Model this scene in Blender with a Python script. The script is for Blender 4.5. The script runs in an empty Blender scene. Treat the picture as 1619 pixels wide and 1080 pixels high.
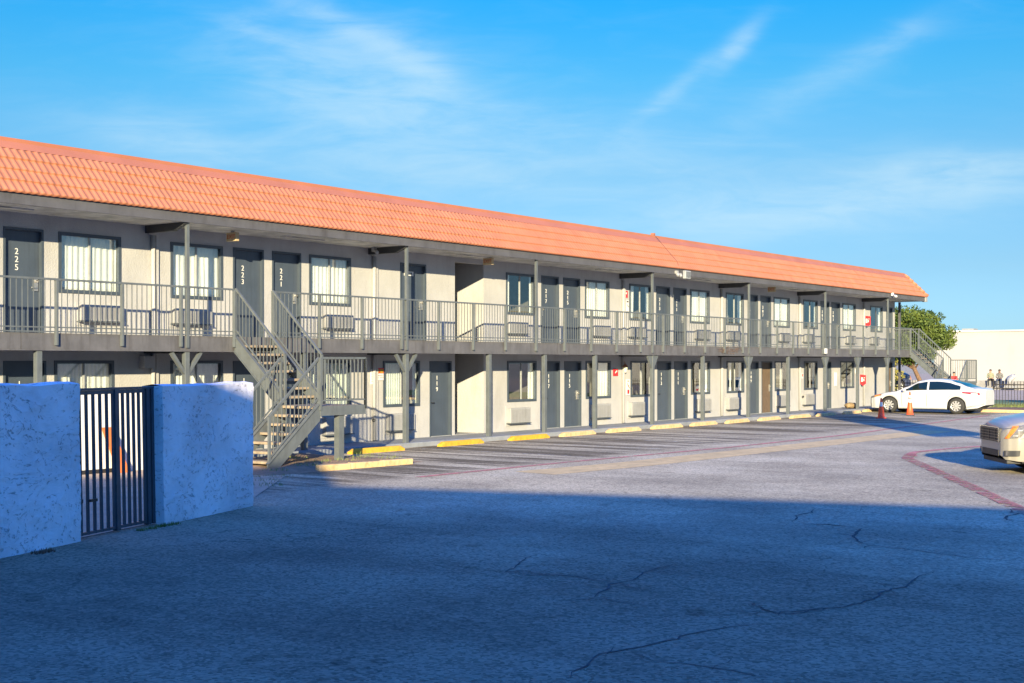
import bpy, bmesh, math, random
from mathutils import Vector, Matrix, noise
random.seed(7)
sc = bpy.context.scene
COL = sc.collection
R = math.radians
# ------------------------------------------------------------------ camera
FPX, HZ, CXP = 2100.0, 572.0, 809.5            # focal length, horizon, centre in photo pixels (1619 wide)
YAW = math.atan(1540.5 / FPX)                  # angle between the optical axis and the facade (+X)
CA, SA = math.cos(YAW), math.sin(YAW)
CAM = Vector((0.0, -23.8, 2.1))
cd = bpy.data.cameras.new('camera'); cam = bpy.data.objects.new('camera', cd); COL.objects.link(cam)
cd.sensor_width = 36.0; cd.lens = 36.0 * FPX / 1619.0; cd.shift_y = (HZ - 540.0) / 1619.0
cd.clip_start = 0.1; cd.clip_end = 3000
cam.location = CAM
cam.rotation_euler = (R(90), 0, math.atan2(SA, CA) - R(90))
sc.camera = cam
# ------------------------------------------------------------------ light
SUN_EL = R(13.0)
SDX, SDY = 0.807, 0.591                        # the way the sunlight travels over the ground
world = bpy.data.worlds.new('World'); sc.world = world; world.use_nodes = True
sun_d = bpy.data.lights.new('sun', 'SUN'); sun_o = bpy.data.objects.new('sun', sun_d); COL.objects.link(sun_o)
sun_d.energy = 5.0; sun_d.angle = R(0.5); sun_d.color = (1.0, 0.85, 0.53)
sdir = Vector((SDX * math.cos(SUN_EL), SDY * math.cos(SUN_EL), -math.sin(SUN_EL)))
sun_o.rotation_euler = sdir.to_track_quat('-Z', 'Y').to_euler(); sun_o.location = (-40, -60, 40)
sc.view_settings.view_transform = 'Standard'; sc.view_settings.look = 'None'
sc.view_settings.exposure = 1.4; sc.view_settings.gamma = 1.0; sc.view_settings.use_curve_mapping = False
SKY_STRENGTH = 0.077


def build_world():
    nt = world.node_tree; N = nt.nodes; L = nt.links; N.clear()
    def nd(t, **k):
        n = N.new(t)
        for a, b in k.items(): setattr(n, a, b)
        return n
    def mth(op, a, b=None, c=None, clamp=False):
        n = nd('ShaderNodeMath', operation=op, use_clamp=clamp)
        for i, v in enumerate((a, b, c)):
            if v is None: continue
            if isinstance(v, (int, float)): n.inputs[i].default_value = v
            else: L.new(v, n.inputs[i])
        return n.outputs[0]
    out = nd('ShaderNodeOutputWorld'); bg = nd('ShaderNodeBackground'); bg.inputs[1].default_value = SKY_STRENGTH
    L.new(bg.outputs[0], out.inputs[0])
    sky = nd('ShaderNodeTexSky', sky_type='NISHITA', sun_disc=False, sun_elevation=SUN_EL,
             sun_rotation=math.atan2(-SDX, -SDY), altitude=200, air_density=1.0, dust_density=0.3, ozone_density=3.0)
    tc = nd('ShaderNodeTexCoord'); sep = nd('ShaderNodeSeparateXYZ'); L.new(tc.outputs['Generated'], sep.inputs[0])
    x, y, z = sep.outputs
    el = mth('MULTIPLY', mth('ARCSINE', z), 180 / math.pi / 90, clamp=True)      # elevation 0..1
    ramp = nd('ShaderNodeValToRGB'); L.new(el, ramp.inputs[0])
    e = ramp.color_ramp.elements
    pts = [(0.0, (.34, .59, 1.08)), (4 / 90, (.35, .50, .70)), (8 / 90, (.36, .56, .665)), (12 / 90, (.20, .63, .765)), (16 / 90, (.05, .65, .90)),
           (25 / 90, (.14, .76, 1.45)), (40 / 90, (.44, 1.28, 2.9)), (60 / 90, (.82, 2.1, 4.8)), (1.0, (1.05, 2.55, 5.8))]
    e[0].position, e[0].color = pts[0][0], (*pts[0][1], 1); e[1].position, e[1].color = pts[-1][0], (*pts[-1][1], 1)
    for p, c in pts[1:-1]:
        q = e.new(p); q.color = (*c, 1)
    mul = nd('ShaderNodeMix', data_type='RGBA', blend_type='MULTIPLY'); mul.inputs[0].default_value = 1.0
    L.new(sky.outputs[0], mul.inputs[6]); L.new(ramp.outputs[0], mul.inputs[7])
    # thin cirrus, laid out on the sky around a fixed compass bearing
    Zc = mth('MAXIMUM', mth('ADD', mth('MULTIPLY', x, CA), mth('MULTIPLY', y, SA)), 0.05)
    Xc = mth('SUBTRACT', mth('MULTIPLY', x, SA), mth('MULTIPLY', y, CA))
    u = mth('DIVIDE', Xc, Zc); v = mth('DIVIDE', z, Zc)
    def blob(px, py, rx, ry, ang, amp):
        u0, v0 = (px - CXP) / FPX, (HZ - py) / FPX
        du, dv = mth('SUBTRACT', u, u0), mth('SUBTRACT', v, v0)
        c, s = math.cos(R(ang)), math.sin(R(ang))
        a = mth('ADD', mth('MULTIPLY', du, c * FPX / rx), mth('MULTIPLY', dv, s * FPX / rx))
        b = mth('SUBTRACT', mth('MULTIPLY', dv, c * FPX / ry), mth('MULTIPLY', du, s * FPX / ry))
        q = mth('ADD', mth('MULTIPLY', a, a), mth('MULTIPLY', b, b))
        return mth('MULTIPLY', mth('EXPONENT', mth('MULTIPLY', q, -1.0)), amp)
    blobs = [(560, 150, 210, 115, -20, .46), (570, 55, 170, 20, -27, .30), (665, 120, 70, 40, -45, .28), (415, 55, 80, 12, -22, .14),
             (270, 220, 150, 40, -10, .35), (1165, 75, 50, 15, 48, .42), (1080, 130, 95, 14, 40, .25), (1410, 65, 70, 14, 38, .05),
             (1330, 110, 190, 26, 28, .18), (1320, 320, 330, 45, 7, .55), (1520, 265, 120, 26, 0, .35), (900, 260, 320, 90, 5, .25)]
    tot = None
    for bl in blobs:
        o = blob(*bl); tot = o if tot is None else mth('ADD', tot, o)
    comb = nd('ShaderNodeCombineXYZ'); L.new(u, comb.inputs[0]); L.new(v, comb.inputs[1])
    def wisp(sx, sy, rot, sc_, det, dist):
        mp = nd('ShaderNodeMapping'); mp.inputs['Rotation'].default_value = (0, 0, R(rot)); mp.inputs['Scale'].default_value = (sx, sy, 1)
        L.new(comb.outputs[0], mp.inputs[0])
        nz = nd('ShaderNodeTexNoise'); nz.inputs['Scale'].default_value = sc_; nz.inputs['Detail'].default_value = det; nz.inputs['Distortion'].default_value = dist
        nz.inputs['Roughness'].default_value = 0.6
        L.new(mp.outputs[0], nz.inputs[0]); return nz.outputs[0]
    w1 = wisp(1, 4.5, 30, 12, 9, .7); w2 = wisp(1, 4.0, -28, 9, 8, .6)
    ww = mth('MULTIPLY', mth('ADD', mth('MULTIPLY', w1, 1.1), mth('MULTIPLY', w2, 0.9)), 1.0)
    cl = mth('MULTIPLY', tot, mth('MAXIMUM', mth('SUBTRACT', mth('MULTIPLY', ww, 2.3), 1.3), 0.20))
    cl = mth('ADD', cl, mth('MULTIPLY', mth('MAXIMUM', mth('SUBTRACT', ww, 0.97), 0.0), 0.12))
    cl = mth('MULTIPLY', mth('TANH', mth('MULTIPLY', cl, 1.25)), .78)
    mx = nd('ShaderNodeMix', data_type='RGBA'); L.new(cl, mx.inputs[0]); L.new(mul.outputs[2], mx.inputs[6])
    mx.inputs[7].default_value = (3.1, 4.25, 4.9, 1)
    L.new(mx.outputs[2], bg.inputs[0])
build_world()


# ------------------------------------------------------------------ materials
def pmat(name, base, rough=0.7, var=0.12, vscale=3.0, bump=0.0, bscale=40.0, metal=0.0, spec=0.5, col2=None, vdet=6, stretch=None, coat=0.0):
    """Principled material, colour varied by object-space noise, optional noise bump."""
    m = bpy.data.materials.new(name); m.use_nodes = True; nt = m.node_tree; N, L = nt.nodes, nt.links
    b = N['Principled BSDF']; b.inputs['Roughness'].default_value = rough; b.inputs['Metallic'].default_value = metal
    b.inputs['Specular IOR Level'].default_value = spec; b.inputs['Coat Weight'].default_value = coat
    tc = N.new('ShaderNodeTexCoord'); src = tc.outputs['Object']
    if stretch:
        mp = N.new('ShaderNodeMapping'); mp.inputs['Scale'].default_value = stretch; L.new(src, mp.inputs[0]); src = mp.outputs[0]
    nz = N.new('ShaderNodeTexNoise'); nz.inputs['Scale'].default_value = vscale; nz.inputs['Detail'].default_value = vdet; nz.inputs['Roughness'].default_value = .65
    L.new(src, nz.inputs[0])
    c2 = col2 or tuple(c * (1 - 2 * var) for c in base); c1 = base if col2 else tuple(min(1, c * (1 + var)) for c in base)
    rp = N.new('ShaderNodeValToRGB'); rp.color_ramp.elements[0].position = .32; rp.color_ramp.elements[1].position = .68
    rp.color_ramp.elements[0].color = (*c2, 1); rp.color_ramp.elements[1].color = (*c1, 1)
    L.new(nz.outputs[0], rp.inputs[0]); L.new(rp.outputs[0], b.inputs['Base Color'])
    if bump:
        n2 = N.new('ShaderNodeTexNoise'); n2.inputs['Scale'].default_value = bscale; n2.inputs['Detail'].default_value = 5; L.new(tc.outputs['Object'], n2.inputs[0])
        bp = N.new('ShaderNodeBump'); bp.inputs['Strength'].default_value = bump; bp.inputs['Distance'].default_value = .02
        L.new(n2.outputs[0], bp.inputs['Height']); L.new(bp.outputs[0], b.inputs['Normal'])
    return m


M = {}
M['stucco'] = pmat('stucco_paint', (.375, .37, .375), .85, .05, 1.1, .55, 28)
M['tile'] = pmat('terracotta_tile', (.42, .152, .078), .7, .08, 1.7, .15, 30)
M['flash'] = pmat('roof_flashing', (.37, .135, .07), .45, .06, 1.0)
M['fascia'] = pmat('grey_fascia_paint', (.085, .085, .098), .6, .10, 1.5, .1, 20)
M['deckbeam'] = pmat('deck_beam_paint', (.105, .103, .112), .6, .14, 1.6, .12, 14)
M['rail'] = pmat('grey_rail_paint', (.10, .113, .122), .5, .08, 4)
M['soffit'] = pmat('soffit_board', (.52, .50, .46), .85, .22, 2.2, .25, 16)
M['beam'] = pmat('dark_beam_paint', (.035, .036, .04), .6, .1)
M['frame'] = pmat('slate_trim_paint', (.05, .066, .09), .45, .06)
M['door'] = pmat('slate_door_paint', (.052, .068, .096), .42, .07, 1.5)
M['brown_door'] = pmat('weathered_wood', (.14, .095, .062), .7, .3, 9, .3, 30, stretch=(14, 14, .6))
M['white'] = pmat('white_paint', (.62, .61, .6), .5, .04)
M['ac'] = pmat('beige_ac_plastic', (.30, .30, .31), .5, .05)
M['acdark'] = pmat('ac_shadow_gap', (.06, .065, .07), .6, .05)
M['steel'] = pmat('brushed_steel', (.55, .53, .5), .35, .08, 12, metal=.8)
M['black'] = pmat('black_plastic', (.02, .02, .022), .5, .1)
M['curtain'] = pmat('white_curtain', (.82, .81, .77), .9, .05, 2)
M['blind'] = pmat('vertical_blind', (.66, .70, .64), .8, .04)
M['interior'] = pmat('room_wall', (.16, .145, .125), .9, .1)
M['concrete'] = pmat('grey_concrete', (.26, .25, .245), .85, .16, 1.8, .2, 30)
M['deck_slab'] = pmat('pale_deck_slab', (.58, .56, .53), .85, .12, 2)
M['court'] = pmat('tan_court_concrete', (.46, .35, .25), .9, .14, 1.5, .2, 30)
M['tread'] = pmat('concrete_tread', (.3, .235, .165), .85, .18, 7, .3, 50)
M['walk'] = pmat('painted_walkway', (.23, .245, .27), .75, .14, 1.6, .12, 30)
M['yellow'] = pmat('bright_yellow_paint', (.62, .36, .02), .7, .12, 7, .25, 40, col2=(.48, .27, .03))
M['yellow_old'] = pmat('faded_yellow_paint', (.60, .40, .17), .8, .12, 8, .25, 40, col2=(.50, .37, .22))
M['red'] = pmat('red_sign', (.62, .02, .03), .45, .05)
M['signwhite'] = pmat('white_sign', (.62, .6, .59), .5, .04)
M['cream'] = pmat('cream_sign', (.42, .32, .19), .5, .05)
M['exitred'] = pmat('exit_lettering', (.42, .08, .03), .5, .05)
M['brass'] = pmat('old_brass', (.30, .13, .07), .5, .2, 20)
M['gate'] = pmat('dark_gate_paint', (.045, .06, .075), .5, .15, 5)
M['orange_board'] = pmat('orange_board', (.55, .15, .04), .7, .08)
M['orange'] = pmat('orange_cone', (.95, .10, .025), .5, .06, 6)
M['reflective'] = pmat('reflective_collar', (.72, .66, .66), .35, .06)
M['fence'] = pmat('black_fence_paint', (.025, .022, .022), .5, .1)
M['bark'] = pmat('bark', (.17, .10, .06), .9, .3, 10, .5, 30)
M['mulch'] = pmat('mulch', (.22, .11, .07), .95, .35, 14, .8, 40)
M['dirt'] = pmat('dry_dirt', (.34, .22, .14), .95, .3, 4, .6, 30, col2=(.19, .13, .09))
M['farwall'] = pmat('cream_block_wall', (.345, .335, .325), .9, .04, .12)
M['skin'] = pmat('skin', (.42, .22, .15), .6, .05)
M['skin2'] = pmat('dark_skin', (.16, .085, .055), .6, .05)
M['tyre'] = pmat('tyre_rubber', (.028, .027, .026), .85, .15, 20)
M['alloy'] = pmat('silver_wheel', (.62, .62, .62), .35, .05, metal=.6)
M['olive'] = pmat('olive_jacket', (.22, .22, .14), .9, .15, 9)
M['greyknit'] = pmat('grey_jacket', (.16, .155, .15), .9, .3, 14)
M['darkcloth'] = pmat('dark_trousers', (.02, .02, .025), .9, .2, 8)
M['denim'] = pmat('denim', (.035, .05, .10), .9, .2, 9)
M['redcloth'] = pmat('red_jacket', (.55, .03, .03), .8, .15, 9)
M['hair'] = pmat('dark_hair', (.015, .012, .01), .7, .2, 20)
M['blanket'] = pmat('patterned_blanket', (.50, .50, .52), .9, .1, 13, .4, 20, col2=(.12, .12, .13))
M['tabby'] = pmat('brown_patterned_cloth', (.40, .27, .13), .95, .2, 22, .5, 30, col2=(.10, .07, .04))
M['tarp'] = pmat('white_tarp', (.72, .70, .66), .7, .05)
M['beam_brown'] = pmat('dull_bronze_trim', (.16, .13, .11), .3, .1, metal=.6)
M['steel_dark'] = pmat('dull_grey_metal', (.28, .29, .30), .5, .1)
M['lamp_glass'] = pmat('milky_lamp_glass', (.5, .55, .42), .3, .1)


def weather(m, amount=.5, scale=(5, 5, .35)):
    """dirt streaks running down a painted surface"""
    nt = m.node_tree; N, L = nt.nodes, nt.links; b = N['Principled BSDF']; src = b.inputs['Base Color'].links[0].from_socket
    tc = N.new('ShaderNodeTexCoord'); mp = N.new('ShaderNodeMapping'); mp.inputs['Scale'].default_value = scale; L.new(tc.outputs['Object'], mp.inputs[0])
    n = N.new('ShaderNodeTexNoise'); n.inputs['Scale'].default_value = 1.0; n.inputs['Detail'].default_value = 7; n.inputs['Roughness'].default_value = .7; L.new(mp.outputs[0], n.inputs[0])
    r = N.new('ShaderNodeMapRange'); r.inputs[1].default_value = .5; r.inputs[2].default_value = .75; r.inputs[4].default_value = amount; L.new(n.outputs[0], r.inputs[0])
    x = N.new('ShaderNodeMix'); x.data_type = 'RGBA'; x.blend_type = 'MULTIPLY'; L.new(r.outputs[0], x.inputs[0]); L.new(src, x.inputs[6]); x.inputs[7].default_value = (.52, .47, .42, 1); L.new(x.outputs[2], b.inputs['Base Color'])
weather(M['stucco'], .32, (2.2, 2.2, .5)); weather(M['door'], .5, (9, 9, .5)); weather(M['deckbeam'], .8, (7, 7, .8)); weather(M['fascia'], .6, (4, 4, .9)); weather(M['rail'], .5, (9, 9, 1.5)); weather(M['ac'], .7, (12, 12, 1)); weather(M['tile'], .35, (3, 2, 1)); weather(M['yellow_old'], .9, (9, 9, 6)); weather(M['yellow'], .7, (9, 9, 6)); weather(M['farwall'], .3, (.4, .4, .1))


def glassmat(name, tint, refl=1.0, rough=0.0):
    m = bpy.data.materials.new(name); m.use_nodes = True; nt = m.node_tree; N, L = nt.nodes, nt.links; N.clear()
    out = N.new('ShaderNodeOutputMaterial'); mix = N.new('ShaderNodeMixShader'); tr = N.new('ShaderNodeBsdfTransparent'); gl = N.new('ShaderNodeBsdfGlossy')
    fr = N.new('ShaderNodeLayerWeight'); fr.inputs[0].default_value = .5
    pw = N.new('ShaderNodeMath'); pw.operation = 'POWER'; pw.inputs[1].default_value = 5; L.new(fr.outputs['Facing'], pw.inputs[0])
    mm = N.new('ShaderNodeMath'); mm.operation = 'MULTIPLY_ADD'; mm.inputs[1].default_value = .96; mm.inputs[2].default_value = refl; mm.use_clamp = True
    tr.inputs[0].default_value = (*tint, 1); gl.inputs[0].default_value = (1, 1, 1, 1); gl.inputs[1].default_value = rough
    L.new(pw.outputs[0], mm.inputs[0]); L.new(mm.outputs[0], mix.inputs[0]); L.new(tr.outputs[0], mix.inputs[1]); L.new(gl.outputs[0], mix.inputs[2]); L.new(mix.outputs[0], out.inputs[0])
    return m
M['glass'] = glassmat('window_glass', (.92, .94, .94), .11)
M['carglass'] = glassmat('car_glass', (.10, .17, .17), .06)
M['lens'] = pmat('clear_lens', (.17, .16, .15), .12, .2, 18, spec=.8, coat=.6)
M['amber'] = pmat('amber_lens', (.85, .22, .03), .25, .2, 14, coat=.5)
M['redlens'] = pmat('red_lens', (.38, .015, .03), .2, .15, 12, coat=.6)
M['chrome'] = pmat('chrome_trim', (.75, .75, .76), .15, .05, metal=1.0)


def carpaint(name, c):
    m = pmat(name, c, .28, .02, 2.0, coat=.5)
    return m
M['carwhite'] = carpaint('white_car_paint', (.47, .475, .49)); M['carpearl'] = carpaint('pearl_car_paint', (.285, .265, .225)); M['carnavy'] = carpaint('navy_car_paint', (.03, .04, .08))


def asphalt():
    m = bpy.data.materials.new('asphalt'); m.use_nodes = True; nt = m.node_tree; N, L = nt.nodes, nt.links
    b = N['Principled BSDF']; b.inputs['Roughness'].default_value = .95; b.inputs['Specular IOR Level'].default_value = .08
    tc = N.new('ShaderNodeTexCoord'); P = tc.outputs['Object']
    def nz(scale, det=6, rough=.6, stretch=None, rot=0, dist=0):
        src = P
        if stretch:
            mp = N.new('ShaderNodeMapping'); mp.inputs['Scale'].default_value = stretch; mp.inputs['Rotation'].default_value = (0, 0, rot); L.new(P, mp.inputs[0]); src = mp.outputs[0]
        n = N.new('ShaderNodeTexNoise'); n.inputs['Scale'].default_value = scale; n.inputs['Detail'].default_value = det; n.inputs['Roughness'].default_value = rough; n.inputs['Distortion'].default_value = dist
        L.new(src, n.inputs[0]); return n.outputs[0]
    def ramp(s, stops):
        r = N.new('ShaderNodeValToRGB'); L.new(s, r.inputs[0]); e = r.color_ramp.elements
        e[0].position, e[0].color = stops[0][0], (*stops[0][1], 1); e[1].position, e[1].color = stops[-1][0], (*stops[-1][1], 1)
        for p, c in stops[1:-1]:
            q = e.new(p); q.color = (*c, 1)
        return r.outputs[0]
    def mix(t, f, a, c):
        n = N.new('ShaderNodeMix'); n.data_type = 'RGBA'; n.blend_type = t
        if isinstance(f, float): n.inputs[0].default_value = f
        else: L.new(f, n.inputs[0])
        L.new(a, n.inputs[6])
        if isinstance(c, tuple): n.inputs[7].default_value = (*c, 1)
        else: L.new(c, n.inputs[7])
        return n.outputs[2]
    def mth(op, a, c=None, clamp=False):
        n = N.new('ShaderNodeMath'); n.operation = op; n.use_clamp = clamp
        for i, q in enumerate((a, c)):
            if q is None: continue
            if isinstance(q, (int, float)): n.inputs[i].default_value = q
            else: L.new(q, n.inputs[i])
        return n.outputs[0]
    def sm(s, a, c, lo=0., hi=1.):
        n = N.new('ShaderNodeMapRange'); n.interpolation_type = 'SMOOTHSTEP'; L.new(s, n.inputs[0])
        n.inputs[1].default_value = a; n.inputs[2].default_value = c; n.inputs[3].default_value = lo; n.inputs[4].default_value = hi; return n.outputs[0]
    base = ramp(nz(.35, 8, .62), [(.3, (.40, .34, .245)), (.5, (.50, .43, .305)), (.7, (.59, .515, .375))])
    # aggregate grain
    vo = N.new('ShaderNodeTexVoronoi'); vo.inputs['Scale'].default_value = 34; L.new(P, vo.inputs[0])
    grain = ramp(vo.outputs['Color'], [(.1, (.50, .50, .50)), (.5, (1, 1, 1)), (.95, (1.4, 1.38, 1.34))])
    base = mix('MULTIPLY', .85, base, grain)
    base = mix('MULTIPLY', .45, base, ramp(nz(11, 4, .7), [(.3, (.72, .72, .72)), (.65, (1.15, 1.15, 1.15))]))
    # streaks worn along the stalls (towards the building)
    sep = N.new('ShaderNodeSeparateXYZ'); L.new(P, sep.inputs[0]); X, Y, _ = sep.outputs
    streak = nz(1.0, 7, .65, (2.0, .13, 1), 0, .3)
    stall = mth('MULTIPLY', sm(Y, -7.6, -6.6), sm(Y, -1.2, -1.6))
    dark = mth('MULTIPLY', stall, sm(streak, .42, .56))
    base = mix('MULTIPLY', mth('MULTIPLY', dark, .84), base, (.26, .245, .24))
    base = mix('MULTIPLY', mth('MULTIPLY', sm(nz(1.0, 7, .7, (1.2, .12, 1), .35, .3), .48, .66), .35), base, (.62, .62, .63))
    # darker patches in the near court, and darker overall towards the left
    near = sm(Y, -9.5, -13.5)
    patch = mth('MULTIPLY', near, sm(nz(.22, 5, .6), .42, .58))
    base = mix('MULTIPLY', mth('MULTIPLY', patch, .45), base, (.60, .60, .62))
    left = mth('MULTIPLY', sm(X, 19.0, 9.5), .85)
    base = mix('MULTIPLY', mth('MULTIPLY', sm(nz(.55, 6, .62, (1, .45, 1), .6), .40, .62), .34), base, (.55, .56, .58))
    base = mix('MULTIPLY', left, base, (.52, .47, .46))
    # oil spots
    base = mix('MULTIPLY', mth('MULTIPLY', sm(nz(1.3, 3, .5), .66, .74), .5), base, (.35, .34, .33))
    # hairline cracking
    v2 = N.new('ShaderNodeTexVoronoi'); v2.feature = 'DISTANCE_TO_EDGE'; v2.inputs['Scale'].default_value = .33
    dn = N.new('ShaderNodeTexNoise'); dn.inputs['Scale'].default_value = 1.3; dn.inputs['Detail'].default_value = 6; L.new(P, dn.inputs[0])
    ad = N.new('ShaderNodeMix'); ad.data_type = 'RGBA'; ad.blend_type = 'LINEAR_LIGHT'; ad.inputs[0].default_value = .5; L.new(P, ad.inputs[6]); L.new(dn.outputs['Color'], ad.inputs[7])
    L.new(ad.outputs[2], v2.inputs[0])
    hair = mth('MULTIPLY', sm(v2.outputs[0], .006, .002), sm(nz(.3, 2), .5, .6))
    base = mix('MULTIPLY', mth('MULTIPLY', hair, .55), base, (.35, .35, .36))
    L.new(base, b.inputs['Base Color'])
    bp = N.new('ShaderNodeBump'); bp.inputs['Strength'].default_value = .3; bp.inputs['Distance'].default_value = .010
    L.new(mth('ADD', mth('MULTIPLY', vo.outputs['Distance'], .7), nz(60, 3)), bp.inputs['Height']); L.new(bp.outputs[0], b.inputs['Normal'])
    return m
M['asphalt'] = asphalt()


def worn_paint(name, c, cover=.5):
    """Paint line worn through to the asphalt beneath."""
    m = pmat(name, c, .8, .12, 3, .2, 40); nt = m.node_tree; N, L = nt.nodes, nt.links
    tc = N.new('ShaderNodeTexCoord'); n = N.new('ShaderNodeTexNoise'); n.inputs['Scale'].default_value = 5; n.inputs['Detail'].default_value = 9; n.inputs['Roughness'].default_value = .75
    L.new(tc.outputs['Object'], n.inputs[0]); r = N.new('ShaderNodeMapRange'); r.inputs[1].default_value = cover - .06; r.inputs[2].default_value = cover + .1; L.new(n.outputs[0], r.inputs[0])
    L.new(r.outputs[0], N['Principled BSDF'].inputs['Alpha']); return m
M['redline'] = worn_paint('worn_red_paint', (.46, .16, .14), .48); M['redfaint'] = worn_paint('faint_red_paint', (.55, .20, .19), .42)
M['whiteline'] = worn_paint('worn_white_paint', (.55, .54, .50), .52)
M['tan'] = worn_paint('tan_patch_sand', (.62, .45, .22), .30)
M['crack'] = pmat('crack_filler', (.06, .06, .06), .9, .2, 12)


def leafmat(name, a, b_):
    m = pmat(name, a, .6, .1, 1.3, col2=b_, spec=.2); nt = m.node_tree
    return m
M['leaf'] = leafmat('tree_leaf', (.115, .145, .028), (.04, .07, .014)); M['leaf_dark'] = leafmat('deep_leaf', (.05, .08, .018), (.02, .04, .01))
M['leaf_yellow'] = leafmat('yellow_leaf', (.36, .30, .07), (.17, .17, .04))
M['grass'] = leafmat('grass_blade', (.24, .25, .08), (.10, .15, .035))


def trowel():
    """Hand-trowelled white stucco: smears with dark ragged pits."""
    m = bpy.data.materials.new('trowelled_stucco'); m.use_nodes = True; nt = m.node_tree; N, L = nt.nodes, nt.links
    b = N['Principled BSDF']; b.inputs['Roughness'].default_value = .85
    tc = N.new('ShaderNodeTexCoord'); mp = N.new('ShaderNodeMapping'); mp.inputs['Scale'].default_value = (1, 1, 1.6); L.new(tc.outputs['Object'], mp.inputs[0])
    n1 = N.new('ShaderNodeTexNoise'); n1.inputs['Scale'].default_value = 1.7; n1.inputs['Detail'].default_value = 7; n1.inputs['Distortion'].default_value = 2.2; n1.inputs['Roughness'].default_value = .6; L.new(mp.outputs[0], n1.inputs[0])
    n2 = N.new('ShaderNodeTexNoise'); n2.inputs['Scale'].default_value = 5.5; n2.inputs['Detail'].default_value = 4; n2.inputs['Distortion'].default_value = 3.0; L.new(mp.outputs[0], n2.inputs[0])
    # ridge lines where the noise crosses one level
    def mth(op, a, c, clamp=False):
        n = N.new('ShaderNodeMath'); n.operation = op; n.use_clamp = clamp
        for i, q in enumerate((a, c)):
            if isinstance(q, (int, float)): n.inputs[i].default_value = q
            elif q is not None: L.new(q, n.inputs[i])
        return n.outputs[0]
    d = mth('ABSOLUTE', mth('SUBTRACT', n1.outputs[0], .52), None)
    r = N.new('ShaderNodeMapRange'); r.inputs[1].default_value = .005; r.inputs[2].default_value = .026; L.new(d, r.inputs[0])
    gate = N.new('ShaderNodeMapRange'); gate.inputs[1].default_value = .49; gate.inputs[2].default_value = .60; L.new(n2.outputs[0], gate.inputs[0])
    line = mth('MULTIPLY', mth('SUBTRACT', 1.0, r.outputs[0]), gate.outputs[0])
    mx = N.new('ShaderNodeMix'); mx.data_type = 'RGBA'; L.new(mth('MULTIPLY', line, .65), mx.inputs[0]); mx.inputs[6].default_value = (.88, .83, .85, 1); mx.inputs[7].default_value = (.22, .21, .2, 1)
    st = N.new('ShaderNodeTexNoise'); st.inputs['Scale'].default_value = .9; st.inputs['Detail'].default_value = 8; L.new(tc.outputs['Object'], st.inputs[0])
    sr = N.new('ShaderNodeValToRGB'); sr.color_ramp.elements[0].position = .3; sr.color_ramp.elements[0].color = (.72, .72, .73, 1); sr.color_ramp.elements[1].position = .6; L.new(st.outputs[0], sr.inputs[0])
    m2 = N.new('ShaderNodeMix'); m2.data_type = 'RGBA'; m2.blend_type = 'MULTIPLY'; m2.inputs[0].default_value = 1; L.new(mx.outputs[2], m2.inputs[6]); L.new(sr.outputs[0], m2.inputs[7])
    L.new(m2.outputs[2], b.inputs['Base Color'])
    bp = N.new('ShaderNodeBump'); bp.inputs['Strength'].default_value = .7; bp.inputs['Distance'].default_value = .02
    L.new(mth('SUBTRACT', mth('ADD', mth('MULTIPLY', n1.outputs[0], .8), mth('MULTIPLY', n2.outputs[0], .35)), mth('MULTIPLY', line, .5)), bp.inputs['Height']); L.new(bp.outputs[0], b.inputs['Normal'])
    return m
M['trowel'] = trowel()


# ------------------------------------------------------------------ mesh helpers
ORG = {}                                        # world origin of every object's parent chain


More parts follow.
